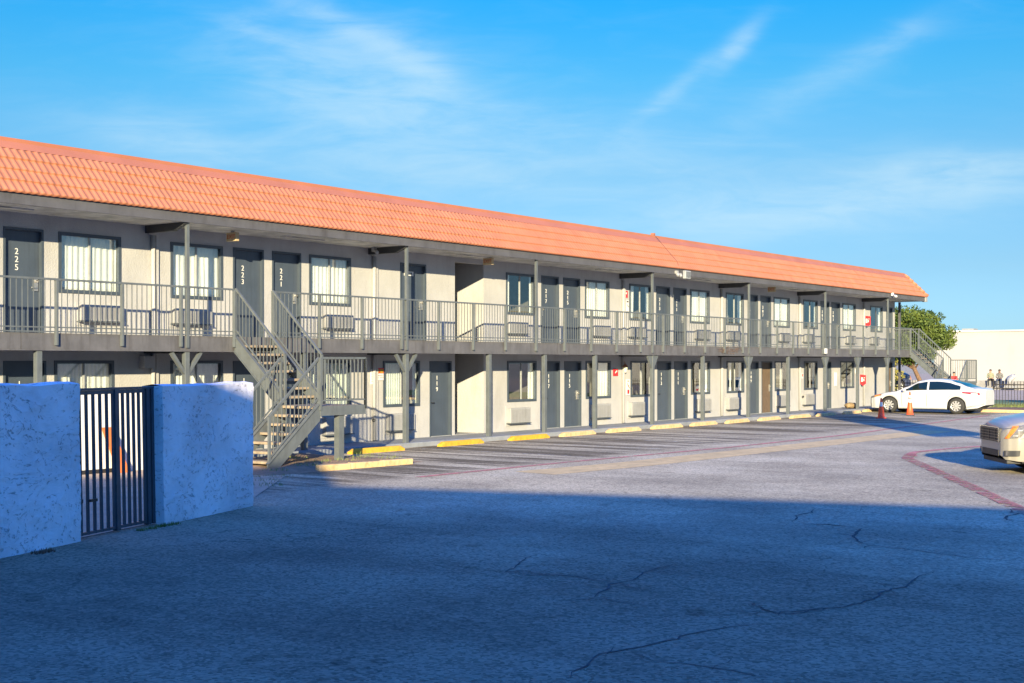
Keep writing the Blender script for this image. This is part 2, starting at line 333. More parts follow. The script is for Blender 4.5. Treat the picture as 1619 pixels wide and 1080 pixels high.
class MB:
    def __init__(s): s.v, s.f = [], []
    def add(s, vs, fs):
        o = len(s.v); s.v += [tuple(p) for p in vs]; s.f += [tuple(i + o for i in f) for f in fs]; return s
    def box(s, x0, x1, y0, y1, z0, z1):
        return s.add([(x0, y0, z0), (x1, y0, z0), (x1, y1, z0), (x0, y1, z0), (x0, y0, z1), (x1, y0, z1), (x1, y1, z1), (x0, y1, z1)],
                     [(3, 2, 1, 0), (4, 5, 6, 7), (0, 1, 5, 4), (1, 2, 6, 5), (2, 3, 7, 6), (3, 0, 4, 7)])
    def bar(s, p, q, w, h, up=(0, 0, 1)):
        p, q = Vector(p), Vector(q); d = (q - p).normalized(); u = Vector(up)
        if abs(d.dot(u)) > .98: u = Vector((1, 0, 0))
        a = d.cross(u).normalized() * w / 2; b = a.cross(d).normalized() * h / 2
        vs = [c + i * a + j * b for c in (p, q) for i, j in ((-1, -1), (1, -1), (1, 1), (-1, 1))]
        return s.add(vs, [(0, 1, 2, 3), (7, 6, 5, 4), (4, 5, 1, 0), (5, 6, 2, 1), (6, 7, 3, 2), (7, 4, 0, 3)])
    def tube(s, pts, r, n=8, cap=True):
        pts = [Vector(p) for p in pts]; rs = r if isinstance(r, (list, tuple)) else [r] * len(pts); rings = []
        for i, p in enumerate(pts):
            d = (pts[min(i + 1, len(pts) - 1)] - pts[max(i - 1, 0)]).normalized()
            u = Vector((0, 0, 1)) if abs(d.z) < .95 else Vector((1, 0, 0))
            a = d.cross(u).normalized(); b = a.cross(d)
            rings.append([p + rs[i] * (math.cos(t) * a + math.sin(t) * b) for t in [2 * math.pi * k / n for k in range(n)]])
        vs = [v for r_ in rings for v in r_]; fs = []
        for i in range(len(pts) - 1):
            for k in range(n):
                k2 = (k + 1) % n; fs.append((i * n + k, i * n + k2, (i + 1) * n + k2, (i + 1) * n + k))
        if cap: fs += [tuple(range(n)), tuple(range((len(pts) - 1) * n + n - 1, (len(pts) - 1) * n - 1, -1))]
        return s.add(vs, fs)
    def lathe(s, prof, c, axis='z', n=20):
        vs, fs = [], []
        for r, h in prof:
            for k in range(n):
                t = 2 * math.pi * k / n
                if axis == 'z': vs.append((c[0] + r * math.cos(t), c[1] + r * math.sin(t), c[2] + h))
                else: vs.append((c[0] + r * math.cos(t), c[1] + h, c[2] + r * math.sin(t)))
        for i in range(len(prof) - 1):
            for k in range(n):
                k2 = (k + 1) % n; fs.append((i * n + k, i * n + k2, (i + 1) * n + k2, (i + 1) * n + k))
        return s.add(vs, fs)
    def grid(s, rows):
        n = len(rows[0]); vs = [p for r in rows for p in r]
        return s.add(vs, [(i * n + j, i * n + j + 1, (i + 1) * n + j + 1, (i + 1) * n + j) for i in range(len(rows) - 1) for j in range(n - 1)])
    def prism(s, poly, d):
        """poly: list of 3-D points (planar), d: extrusion vector"""
        n = len(poly); a = [Vector(p) for p in poly]; b = [p + Vector(d) for p in a]
        return s.add(a + b, [tuple(range(n - 1, -1, -1)), tuple(range(n, 2 * n))] + [(i, (i + 1) % n, n + (i + 1) % n, n + i) for i in range(n)])
    def build(s, name, mat, parent=None, smooth=False, local=False, bevel=0):
        off = Vector((0, 0, 0))
        if parent is not None and not local: off = ORG.get(parent.name, off)
        me = bpy.data.meshes.new(name); me.from_pydata([tuple(Vector(p) - off) for p in s.v], [], s.f); me.validate(); me.update()
        bm = bmesh.new(); bm.from_mesh(me); bmesh.ops.recalc_face_normals(bm, faces=bm.faces); bm.to_mesh(me); bm.free()
        if smooth:
            for p in me.polygons: p.use_smooth = True
        for mt in (mat if isinstance(mat, list) else [mat]): me.materials.append(mt)
        o = bpy.data.objects.new(name, me); COL.objects.link(o)
        if parent is not None: o.parent = parent
        ORG[o.name] = off
        if bevel:
            bv = o.modifiers.new('bevel', 'BEVEL'); bv.width = bevel; bv.segments = 2; bv.limit_method = 'ANGLE'; bv.angle_limit = R(40)
        return o


def tag(o, label=None, cat=None, group=None, kind=None):
    for k, v in (('label', label), ('category', cat), ('group', group), ('kind', kind)):
        if v: o[k] = v
    return o


def thing(name, loc, label, cat, group=None, rz=0.0):
    o = bpy.data.objects.new(name, None); COL.objects.link(o); o.location = loc; o.rotation_euler = (0, 0, rz); o.empty_display_size = .2
    ORG[o.name] = Vector(loc); return tag(o, label, cat, group)


def dup(o, parent=None):
    c = o.copy(); COL.objects.link(c)
    if parent is not None: c.parent = parent
    for ch in list(o.children): dup(ch, c)
    return c


def flat(name, poly, z, mat, label=None, cat=None, kind='structure'):
    """thin sheet on the ground"""
    o = MB().add([(x, y, z) for x, y in poly], [tuple(range(len(poly)))]).build(name, mat); return tag(o, label, cat, None, kind)


def ribbon(name, pts, w, z, mat, jitter=0.0, kind='structure'):
    P = []
    for i in range(len(pts) - 1):
        a, b = Vector(pts[i]), Vector(pts[i + 1]); n = max(1, int((b - a).length / .12)) if jitter else max(1, int((b - a).length / .8))
        P += [a.lerp(b, k / n) for k in range(n)]
    P.append(Vector(pts[-1]))
    if jitter:
        sd = random.random() * 50
        P = [p + Vector((noise.noise((p.x * 1.7, p.y * 1.7, sd)) , noise.noise((p.x * 1.7, p.y * 1.7, sd + 9)))) * jitter + Vector((noise.noise((p.x * 7, p.y * 7, sd)), noise.noise((p.x * 7, p.y * 7, sd + 5)))) * jitter * .7 for p in P]
    rows = []
    for i, p in enumerate(P):
        d = (P[min(i + 1, len(P) - 1)] - P[max(i - 1, 0)]).normalized(); nn = Vector((-d.y, d.x))
        ww = w * (1 if not jitter else (.35 + 1.1 * abs(noise.noise((p.x * 3, p.y * 3, 4.2)))) * min(1, .25 + 3 * min(i, len(P) - 1 - i) / len(P)))
        rows.append([(*(p - nn * ww / 2), z), (*(p + nn * ww / 2), z)])
    return tag(MB().grid(rows).build(name, mat), kind=kind)


def text_mesh(name, body, size, loc, rot, mat, parent=None, spacing=1.0, extr=.004):
    cu = bpy.data.curves.new(name, 'FONT'); cu.body = body; cu.size = size; cu.align_x = 'CENTER'; cu.align_y = 'CENTER'; cu.space_line = spacing; cu.extrude = extr; cu.resolution_u = 3
    to = bpy.data.objects.new(name, cu); COL.objects.link(to); bpy.context.view_layer.update()
    me = bpy.data.meshes.new_from_object(to.evaluated_get(bpy.context.evaluated_depsgraph_get())); bpy.data.objects.remove(to)
    me.materials.clear(); me.materials.append(mat)
    mt = Matrix.Translation(Vector(loc)) @ rot.to_4x4(); me.transform(mt)
    off = ORG.get(parent.name, Vector()) if parent is not None else Vector()
    me.transform(Matrix.Translation(-off)); me.name = name
    o = bpy.data.objects.new(name, me); COL.objects.link(o); ORG[o.name] = off
    if parent is not None: o.parent = parent
    return o
ROT_S = Matrix.Rotation(R(90), 3, 'X')                       # text facing -Y (out of the facade)
ROT_W = Matrix.Rotation(R(-90), 3, 'Z') @ Matrix.Rotation(R(90), 3, 'X')   # text facing -X

LOT = -0.12
# ------------------------------------------------------------------ ground
g = MB()
g.add([(-900, -900, LOT), (1500, -900, LOT), (1500, 1200, LOT), (-900, 1200, LOT)], [(0, 1, 2, 3)])
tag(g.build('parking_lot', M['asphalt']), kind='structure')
tag(MB().box(4, 66.2, -1.32, 9.0, LOT - .1, -.002).build('walkway', M['walk'], bevel=.015), kind='structure')
flat('courtyard_floor', [(-6, -14.2), (9.9, -9.66), (14.1, -8.3), (18.2, -5.0), (18.3, -1.32), (-6, -1.32)], LOT + .008, M['court'])
# fire lane lines, patch, stall lines, cracks
ribbon('fire_lane_line', [(19.5, -7.25), (24.4, -7.45), (31, -8.0), (38.4, -8.15), (47, -7.7), (56, -7.2)], .17, LOT + .008, M['redfaint'])
ribbon('fire_lane_line', [(35.4, -13.1), (33.8, -12.75), (32.2, -12.5), (31.5, -12.62), (30.7, -12.95)], .22, LOT + .008, M['redfaint'])
ribbon('fire_lane_line', [(31.3, -12.68), (29.9, -13.1), (26.8, -14.8), (23.6, -16.55), (20.4, -18.26), (17, -20.1)], .27, LOT + .012, M['redline'])
ribbon('repair_strip', [(21.6, -8.5), (24.6, -8.9), (30.5, -9.15), (38.4, -9.45), (42.5, -9.6)], 1.05, LOT + .004, M['tan'], 0)
for xs in (26.0, 29.35, 32.3, 34.8, 37.4, 40.3, 42.6, 45.2, 47.9, 50.3, 53.1, 55.9):
    ribbon('stall_line', [(xs, -1.9), (xs + .1, -6.9)], .10, LOT + .004, M['whiteline'])
def gz(px, py, z=LOT):
    X = (px - CXP) / FPX; V = (HZ - py) / FPX; t = (z - CAM.z) / V
    return (CAM.x + t * (CA + X * SA), CAM.y + t * (SA - X * CA))
for pts, w in (([(900, 1070), (930, 1045), (1010, 1020), (1110, 998), (1200, 987)], .030), ([(1185, 950), (1240, 975), (1290, 968), (1360, 955), (1420, 930), (1480, 905)], .034),
               ([(1190, 958), (1225, 972), (1330, 962)], .03), ([(790, 905), (900, 910), (990, 925)], .022), ([(990, 920), (1045, 895), (1075, 890)], .03),
               ([(940, 945), (975, 925), (1000, 918)], .03), ([(940, 945), (1000, 955), (1035, 960)], .02), ([(1245, 828), (1300, 830), (1358, 835)], .04), ([(1358, 835), (1352, 848), (1355, 860)], .055),
               ([(1365, 860), (1440, 870), (1530, 882), (1619, 890)], .03), ([(805, 905), (825, 890), (830, 878)], .03), ([(1245, 826), (1290, 805)], .03), ([(1000, 1035), (1080, 1050), (1210, 1075)], .018), ([(1590, 825), (1600, 815), (1598, 805)], .05),
               ([(560, 912), (700, 905), (790, 906)], .012), ([(1130, 888), (1250, 883), (1350, 878)], .014)):
    ribbon('asphalt_crack', [gz(*p) for p in pts], w * 1.15, LOT + .005, M['crack'], .12)
    for p, q in zip(pts, pts[1:]):
        f_ = random.random(); m_ = (p[0] + (q[0] - p[0]) * f_, p[1] + (q[1] - p[1]) * f_); a_ = gz(*m_)
        t_ = random.random() * 6.28; l_ = random.uniform(.15, .5); ribbon('asphalt_crack', [a_, (a_[0] + math.cos(t_) * l_, a_[1] + math.sin(t_) * l_)], w * .7, LOT + .0045, M['crack'], .08)

# ------------------------------------------------------------------ motel building
XL, XR = 6.0, 64.75
motel = thing('motel_building', (36, 0, 0), 'long two storey stucco motel with orange tiled mansard roof and grey balcony', 'building')
UD = [(15.32, 16.24, '225'), (21.33, 22.31, '223'), (22.58, 23.56, '221'), (27.3, 28.4, ''), (33.98, 34.96, '217'), (35.2, 36.19, '215'), (41.1, 42.1, '213'), (42.35, 43.33, '211'),
      (48.35, 49.28, '209'), (49.52, 50.5, '207'), (55.55, 56.54, '205'), (56.77, 57.77, '203'), (63.55, 64.42, '201')]
UW = [(16.6, 18.13), (19.5, 21.0), (23.85, 25.34), (32.14, 33.6), (36.49, 37.95), (39.28, 40.76), (43.6, 45.1), (46.48, 47.98), (50.76, 52.3), (53.72, 55.22), (58.06, 59.6), (61.47, 63.04)]
UC = [[(0, 1)], [(0, 1)], [(0, 1)], [(0, .18), (.93, 1)], [(.14, 1)], [(0, .28), (.84, 1)], [(.2, .95)], [(0, .2), (.8, 1)], [(.16, 1)], [(0, .12), (.9, 1)], [(0, 1)], [(0, .15), (.82, 1)]]
LD = [(15.32, 16.3, '125'), (21.33, 22.31, '123'), (22.58, 23.56, '121'), (28.55, 29.53, '119'), (34.12, 35.02, '117'), (35.27, 36.26, '115'), (41.18, 42.18, '113'), (42.41, 43.41, '111'),
      (48.42, 49.36, '109'), (49.62, 50.63, ''), (55.85, 56.75, ''), (63.5, 64.42, '')]
LW = [(16.5, 17.95), (19.5, 21.0), (23.85, 25.34), (26.62, 28.11), (32.2, 33.7), (36.53, 38.05), (39.36, 40.85), (43.67, 45.14), (46.55, 48.02), (50.87, 52.36), (53.79, 55.2), (57.8, 59.42)]
LC = [[(0, 1)], [(0, 1)], [(0, 1)], [(0, .55), (.9, 1)], [(.82, 1)], [(.45, .98)], [(0, .14), (.5, .62)], [(.66, 1)], [(.28, .36), (.86, 1)], [(.45, .6)], [(0, .12), (.86, 1)], []]
ZU, ZL = (3.55, 4.78), (.90, 2.115)
DT_U, DT_L = 4.80, 2.12
DECK = 2.66
PAS = (29.68, 31.03)


def facade(z0, z1, openings, dep=.16):
    """front sheet at y=0 with reveals to y=dep"""
    m = MB(); xs = sorted({XL, XR, *[o[0] for o in openings], *[o[1] for o in openings]}); zs = sorted({z0, z1, *[o[2] for o in openings], *[o[3] for o in openings]})
    for i in range(len(xs) - 1):
        for j in range(len(zs) - 1):
            cx, cz = (xs[i] + xs[i + 1]) / 2, (zs[j] + zs[j + 1]) / 2
            if any(o[0] < cx < o[1] and o[2] < cz < o[3] for o in openings): continue
            a, b, c, d = xs[i], xs[i + 1], zs[j], zs[j + 1]
            m.add([(a, 0, c), (b, 0, c), (b, 0, d), (a, 0, d)], [(0, 1, 2, 3)])
            m.add([(a, dep, c), (b, dep, c), (b, dep, d), (a, dep, d)], [(3, 2, 1, 0)])
    for x0, x1, c, d in openings:
        m.add([(x0, 0, c), (x1, 0, c), (x1, 0, d), (x0, 0, d), (x0, dep, c), (x1, dep, c), (x1, dep, d), (x0, dep, d)], [(0, 4, 7, 3), (1, 2, 6, 5), (3, 7, 6, 2), (0, 1, 5, 4)])
    return m
w = facade(DECK, 5.2, [(a, b, DECK + .01, DT_U) for a, b, _ in UD] + [(a, b, *ZU) for a, b in UW] + [(*PAS, DECK + .01, 4.96)])
w2 = facade(0, DECK, [(a, b, .01, DT_L) for a, b, _ in LD] + [(a, b, *ZL) for a, b in LW] + [(*PAS, .01, 2.4)])
w.add(w2.v, w2.f)
# end wall, passage sides
w.box(XR - .2, XR - .002, .162, 8.0, 0, 5.2)
for z0, z1 in ((0, 2.45), (DECK + .02, 5.0)):
    w.add([(PAS[0], .16, z0), (PAS[0], 5, z0), (PAS[0], 5, z1), (PAS[0], .16, z1)], [(0, 1, 2, 3)])
    w.add([(PAS[1], .16, z0), (PAS[1], 5, z0), (PAS[1], 5, z1), (PAS[1], .16, z1)], [(3, 2, 1, 0)])
    w.add([(PAS[0], 5, z0), (PAS[1], 5, z0), (PAS[1], 5, z1), (PAS[0], 5, z1)], [(0, 1, 2, 3)])
w.build('wall', M['stucco'], motel)
it = MB()
it.box(XL, XR - .2, 4.6, 4.8, 0, 5.2); it.box(XL, XR - .2, .17, 8, 2.45, 2.62); it.box(XL - .2, XL, .17, 8, 0, 5.2); it.box(XL, XR - .2, .17, 8, 5.0, 5.18)
xx = [18.75, 22.44, 26.05, 31.2, 35.08, 38.65, 42.25, 45.8, 49.45, 53.1, 56.66, 60.3]
for x in xx: it.box(x - .05, x + .05, .17, 4.6, 0, 2.44); it.box(x - .05, x + .05, .17, 4.6, 2.63, 4.99)
it.build('room_partition', M['interior'], motel)


def door(x0, x1, zb, zt, num, brown=False, lock=True, lockside=1):
    d = MB().box(x0 + .05, x1 - .05, .075, .12, zb + .015, zt - .05).build('door', M['brown_door'] if brown else M['door'], motel)
    f = MB(); f.box(x0 + .002, x0 + .05, -.012, .155, zb + .005, zt - .002); f.box(x1 - .05, x1 - .002, -.012, .155, zb + .005, zt - .002); f.box(x0 + .05, x1 - .05, -.012, .155, zt - .05, zt - .002)
    f.build('door_frame', M['frame'], d)
    if num:
        cx = x0 + .38 * (x1 - x0) if zb > 1 else x0 + .42 * (x1 - x0)
        text_mesh('room_number', '\n'.join(num), .175, (cx, .069, zt - .64), ROT_S, M['white'], d, .92)
    xs = x1 - .14 if lockside > 0 else x0 + .14
    if lock:
        l = MB(); l.box(xs - .045, xs + .045, .045, .075, zb + .88, zb + 1.16); l.bar((xs, .03, zb + .95), (xs - .12, .02, zb + .95), .025, .025); l.lathe([(.03, -.04), (.03, 0)], (xs, .045, zb + 1.08), 'y', 10)
        l.build('door_lock', M['steel'], d)
    else:
        MB().tube([(xs, .075, zb + .95), (xs, .02, zb + .95), (xs + .1, .015, zb + .95)], .012, 6).build('door_handle', M['black'], d)
    MB().box(x0 + .05, x1 - .05, -.02, .16, zb - .004, zb + .014).build('threshold', M['steel_dark'], d)
    return d
for x0, x1, n in UD:
    dd = door(x0, x1, DECK, DT_U, n, lock=True, lockside=1 if n not in ('223', '213', '217', '209', '205') else -1)
    if not n:
        MB().box(27.55, 27.92, .055, .073, 4.46, 4.58).build('door_plate', M['signwhite'], dd); MB().box(27.6, 27.87, .052, .0549, 4.49, 4.55).build('door_plate_text', M['frame'], dd)
        MB().box(27.75, 28.02, .060, .074, 3.45, 4.2).build('door_panel', M['door'], dd)
for x0, x1, n in LD:
    door(x0, x1, 0, DT_L, n, brown=(n == '' and x0 != 55.85), lock=n in ('115', '111', ''), lockside=1 if n in ('115', '111', '') else -1)


def window(x0, x1, z0, z1, cur, mull=True, blind=False):
    f = MB(); t = .055
    f.box(x0 - .012, x1 + .012, -.022, .06, z0 - .02, z0 + t); f.box(x0 - .012, x1 + .012, -.022, .06, z1 - t, z1 + .012)
    f.box(x0 - .012, x0 + t, -.022, .06, z0 + t, z1 - t); f.box(x1 - t, x1 + .012, -.022, .06, z0 + t, z1 - t)
    o = f.build('window', M['frame'], motel)
    if mull: MB().box((x0 + x1) / 2 - .018, (x0 + x1) / 2 + .018, .012, .058, z0 + t, z1 - t).build('mullion', M['steel_dark'], o)
    MB().box(x0 + t, x1 - t, .028, .034, z0 + t, z1 - t).build('pane', M['glass'], o)
    for a, b in cur:
        xa, xb = x0 + .03 + a * (x1 - x0 - .06), x0 + .03 + b * (x1 - x0 - .06); n = max(6, int((xb - xa) / .012)); sd = x0 * 3.1; rows = []
        for zz in [z0 + .0 + (z1 - z0) * k / 6 for k in range(7)]:
            row = []
            for i in range(n + 1):
                x = xa + (xb - xa) * i / n
                if blind: yy = .10 + .02 * ((x / .09) % 1)
                else:
                    ph = x * 44 + 3.0 * noise.noise((x * 2.3, sd, zz * .25)); yy = .105 + .011 * math.sin(ph) + .024 * noise.noise((x * 4, zz * .4, sd))
                row.append((x, yy, zz))
            rows.append(row)
        MB().grid(rows).build('blind' if blind else 'curtain', M['blind'] if blind else M['curtain'], o, smooth=not blind)
    return o
for (a, b), c in zip(UW, UC): window(a, b, *ZU, c)
for i, ((a, b), c) in enumerate(zip(LW, LC)): window(a, b, *ZL, c, blind=i in (2, 3))


def acunit(x0, x1, z0, z1):
    m = MB(); m.box(x0, x1, -.16, -.001, z0, z1)
    o = m.build('air_conditioner', M['ac'], motel, bevel=.012)
    gr = MB(); n = 12; k = x0 + .06
    for i in range(n):
        z = z0 + .05 + i * (z1 - z0 - .1) / (n - 1); gr.box(k, x1 - .05, -.172, -.1605, z - .007, z + .007)
    gr.build('air_grille', M['ac'], o)
    MB().box(x0 - .03, x1 + .02, -.175, -.01, z0 - .025, z0 - .004).build('sleeve_lip', M['rail'], o)
    sv = MB(); sv.box(x0 - .05, x1 + .05, -.012, -.0005, z0 - .10, z1 + .06); sv.build('ac_sleeve', M['stucco'], o)
for a in [(17.05, 18.1), (19.5, 20.57), (24.3, 25.3), (32.1, 33.1), (36.83, 37.85), (39.15, 40.2), (43.9, 44.95), (46.4, 47.45), (51.1, 52.1), (53.6, 54.6), (58.3, 59.3), (61.3, 62.3)]: acunit(*a, 2.96, 3.30)
for a in [(24.3, 25.3), (26.72, 27.75), (32.16, 33.2), (36.8, 37.85), (39.2, 40.2), (43.97, 45.0), (46.45, 47.5), (51.0, 52.05), (53.6, 54.6)]: acunit(*a, .25, .70)

# deck, deck beam, soffits
YD = -1.22
MB().box(4, 64.62, YD + .05, -.001, 2.56, DECK - .004).build('balcony_deck', M['deck_slab'], motel)
db = MB()
xj = [4, 10.0, 14.9, 20.25, 27.0, 33.1, 39.5, 45.9, 52.3, 58.5, 64.62]
for a, b in zip(xj, xj[1:]): db.box(a + .006, b - .006, YD - .03, YD + .048, 2.35, DECK)
db.box(4, 64.62, YD - .05, YD + .06, 2.318, 2.349)
db.box(64.625, 64.68, YD - .03, 1.2, 2.33, DECK)
db.build('balcony_beam', M['deckbeam'], motel)
MB().box(4, 64.6, YD + .061, -.002, 2.50, 2.555).build('balcony_soffit', M['soffit'], motel)
bx = [18.85, 26.08, 38.68, 45.92, 53.14, 60.42]
for x in bx:
    MB().box(x - .1, x + .05, YD + .062, -.003, 2.28, 2.498).build('deck_beam', M['beam'], motel)
    MB().prism([(x - .06, -.004, 5.098), (x - .06, -1.3, 5.098), (x - .06, -1.3, 5.05), (x - .06, -.95, 4.93), (x - .06, -.004, 4.93)], (.1, 0, 0)).build('roof_beam', M['beam'], motel)
    MB().tube([(x + .12, -.055, 5.09), (x + .12, -.055, .02)], .05, 8).build('downpipe', M['stucco'], motel, smooth=True)
    MB().box(x + .20, x + .27, -.06, -.001, .02, 5.09).build('conduit', M['stucco'], motel)
    MB().prism([(x + .0, -.13, 5.09), (x + .24, -.13, 5.09), (x + .24, -.13, 4.98), (x + .18, -.13, 4.9), (x + .06, -.13, 4.9), (x, -.13, 4.98)], (0, .128, 0)).build('rain_head', M['stucco'], motel)
# columns
LCOL = [11.7, 15.31, 18.94, 22.5, 26.17, 29.73, 32.46, 35.24, 38.81, 42.38, 46.02, 49.58, 53.31, 56.89, 60.53]
for x in LCOL:
    c = MB().box(x - .06, x + .06, YD - .02, YD + .10, -.01, 2.317).build('column', M['rail'], motel, bevel=.006)
    if x in (18.94, 26.17):
        for s in (-1, 1): MB().bar((x + s * .05, YD + .04, 1.86), (x + s * .40, YD + .04, 2.30), .07, .085, (0, 1, 0)).build('brace', M['rail'], c)
    elif x in (38.81, 46.02, 53.31, 56.89, 60.53):
        MB().prism([(x - .05, YD + .005, 1.86), (x + .05, YD + .005, 1.86), (x + .33, YD + .005, 2.25), (x + .33, YD + .005, 2.316), (x - .33, YD + .005, 2.316), (x - .33, YD + .005, 2.25)], (0, .07, 0)).build('gusset', M['rail'], c)
for x in [18.91, 26.11, 31.93, 38.68, 45.92, 53.14, 60.42]:
    MB().box(x - .035, x + .035, YD - .075, YD - .005, 2.40, 5.10).build('roof_post', M['rail'], motel)
MB().box(65.35, 65.45, -.05, .05, LOT, 5.09).build('roof_post', M['fascia'], motel)
# balcony railing panels
RT = 3.73
def rail_panel(xa, xb):
    m = MB(); y = YD - .055
    m.box(xa, xb, y - .022, y + .022, RT - .04, RT); m.box(xa + .02, xb - .02, y - .012, y + .012, 2.76, 2.785); m.box(xa + .02, xb - .02, y - .012, y + .012, 2.675, 2.70)
    n = max(1, round((xb - xa) / .124)); d = (xb - xa) / n
    for i in range(1, n): x = xa + i * d; m.box(x - .0065, x + .0065, y - .0065, y + .0065, 2.70, RT - .04)
    m.build('railing', M['rail'], motel)
def rail_post(x):
    m = MB(); y = YD - .055; m.box(x - .025, x + .025, y - .05, y + .024, 2.42, RT - .041); m.build('railing_post', M['rail'], motel, bevel=.004)
posts = [5.2 + 1.49 * k for k in range(10)] + [20.22]
posts = [8.2, 9.69, 11.18, 12.67, 14.16, 15.65, 17.2, 18.72, 20.22]
for a, b in zip(posts, posts[1:]): rail_panel(a, b)
for p in posts: rail_post(p)
posts = [21.40] + [22.90 + 1.497 * k for k in range(27)] + [63.36]
for a, b in zip(posts, posts[1:]): rail_panel(a, b)
for p in posts: rail_post(p)
er = MB(); er.box(64.60, 64.64, YD - .03, 1.2, RT - .04, RT); er.box(64.61, 64.63, YD - .03, 1.2, 2.68, 2.71)
for k in range(20): er.box(64.612, 64.628, YD + k * .122 - .008, YD + k * .122 + .008, 2.71, RT - .04)
er.build('railing', M['rail'], motel)

# roof
EY, EZ = -1.42, 5.30; TY, TZ = -.52, 6.47
SL = Vector((0, TY - EY, TZ - EZ)); SLEN = SL.length; SL.normalize(); NR = Vector((0, -SL.z, SL.y))
XE = 65.3
def hipx(s): return XE - s * (TY - EY) / SLEN
roof_rows = MB()
CH = .295
for k in range(4):
    s0, s1 = k * CH, (k + 1) * CH + .03
    period, seg = .158, 8
    n = int((hipx(s0) - 4) / period * seg)
    rows = [[], [], [], []]
    for i in range(n + 1):
        x = 4 + i * period / seg; t = (i % seg) / seg
        hgt = .014 * (math.sin(math.pi * min(1, t / .62)) if t < .62 else -.3 * math.sin(math.pi * (t - .62) / .38))
        jit = .006 * noise.noise((math.floor(x / period) * 1.7, k * 3.3, 0))
        xs = min(x, hipx(s1))
        for r, (s, lift) in enumerate(((s0 + .004, -.012), (s0, .046 + jit), (s0 + .02, .048 + jit), (s1, .012))):
            p = Vector((xs if r == 3 else min(x, hipx(s)), EY, EZ)) + SL * s + NR * (lift + hgt * (1.0 if r else .9))
            rows[r].append(p)
    roof_rows.grid(rows)
roof = roof_rows.build('roof', M['tile'], motel)
for p in roof.data.polygons: p.use_smooth = True
rf = MB()
sF = 4 * CH - .02
rf.add([Vector((4, EY, EZ)) + SL * sF + NR * .03, Vector((hipx(sF), EY, EZ)) + SL * sF + NR * .03, Vector((hipx(SLEN), EY, EZ)) + SL * (SLEN - .12) + NR * .03, Vector((4, EY, EZ)) + SL * (SLEN - .12) + NR * .03], [(0, 1, 2, 3)])
rf.build('roof_flashing', M['flash'], roof)
MB().box(4, hipx(SLEN) + .03, TY - .09, TY + .2, TZ - .14, TZ).build('ridge_cap', M['flash'], roof, bevel=.01)
hp = MB()
pa = Vector((XE, EY, EZ + .02)); pb = Vector((hipx(SLEN - .1), TY - .05, TZ - .10))
for k in range(6): hp.tube([pa.lerp(pb, k / 6) + NR * .06, pa.lerp(pb, (k + 1.06) / 6) + NR * .04], [.085, .06], 8)
hp.build('hip_cap', M['tile'], roof, smooth=True)
en = MB(); en.add([(XE, EY, EZ), (XE, 8, EZ), (hipx(SLEN), 8, TZ - .1), (hipx(SLEN), TY, TZ - .1)], [(0, 1, 2, 3)]); en.add([(4, TY + .2, TZ - .1), (hipx(SLEN), TY + .2, TZ - .1), (hipx(SLEN), 8, TZ - .1), (4, 8, TZ - .1)], [(0, 1, 2, 3)])
en.add([(4, EY + .02, EZ), (XE, EY + .02, EZ), (hipx(SLEN), TY, TZ - .1), (4, TY, TZ - .1)], [(0, 1, 2, 3)]); en.build('roof_deck', M['flash'], roof)
fa = MB(); fa.box(4, XE - .08, EY + .06, EY + .11, 5.09, 5.305); fa.box(XE - .13, XE - .081, EY + .111, 8, 5.09, 5.305)
fa.build('fascia', M['fascia'], motel)
MB().box(XE - .12, XE + .1, EY + .0, EY + .2, 5.07, 5.34).build('gutter_end', M['steel_dark'], motel)
MB().box(4, XE - .131, EY + .112, 8, 5.10, 5.13).build('soffit', M['soffit'], motel)
for x0 in (14.2, 22.3, 29.0, 36.2, 42.5, 51.0): MB().box(x0, x0 + 1.3, -.78, -.58, 5.07, 5.099).build('soffit_vent', M['soffit'], motel)
MB().tube([Vector((40.0, EY, EZ)) + SL * SLEN + NR * .05, Vector((40.1, EY, EZ)) + SL * .7 + NR * .09, Vector((40.2, EY, EZ)) + SL * .25 + NR * .10, (40.25, EY - .04, 5.2)], .007, 6).build('roof_cable', M['black'], motel)
MB().box(40.0, 40.12, TY - .02, TY + .1, TZ, TZ + .09).build('roof_junction_box', M['flash'], motel)

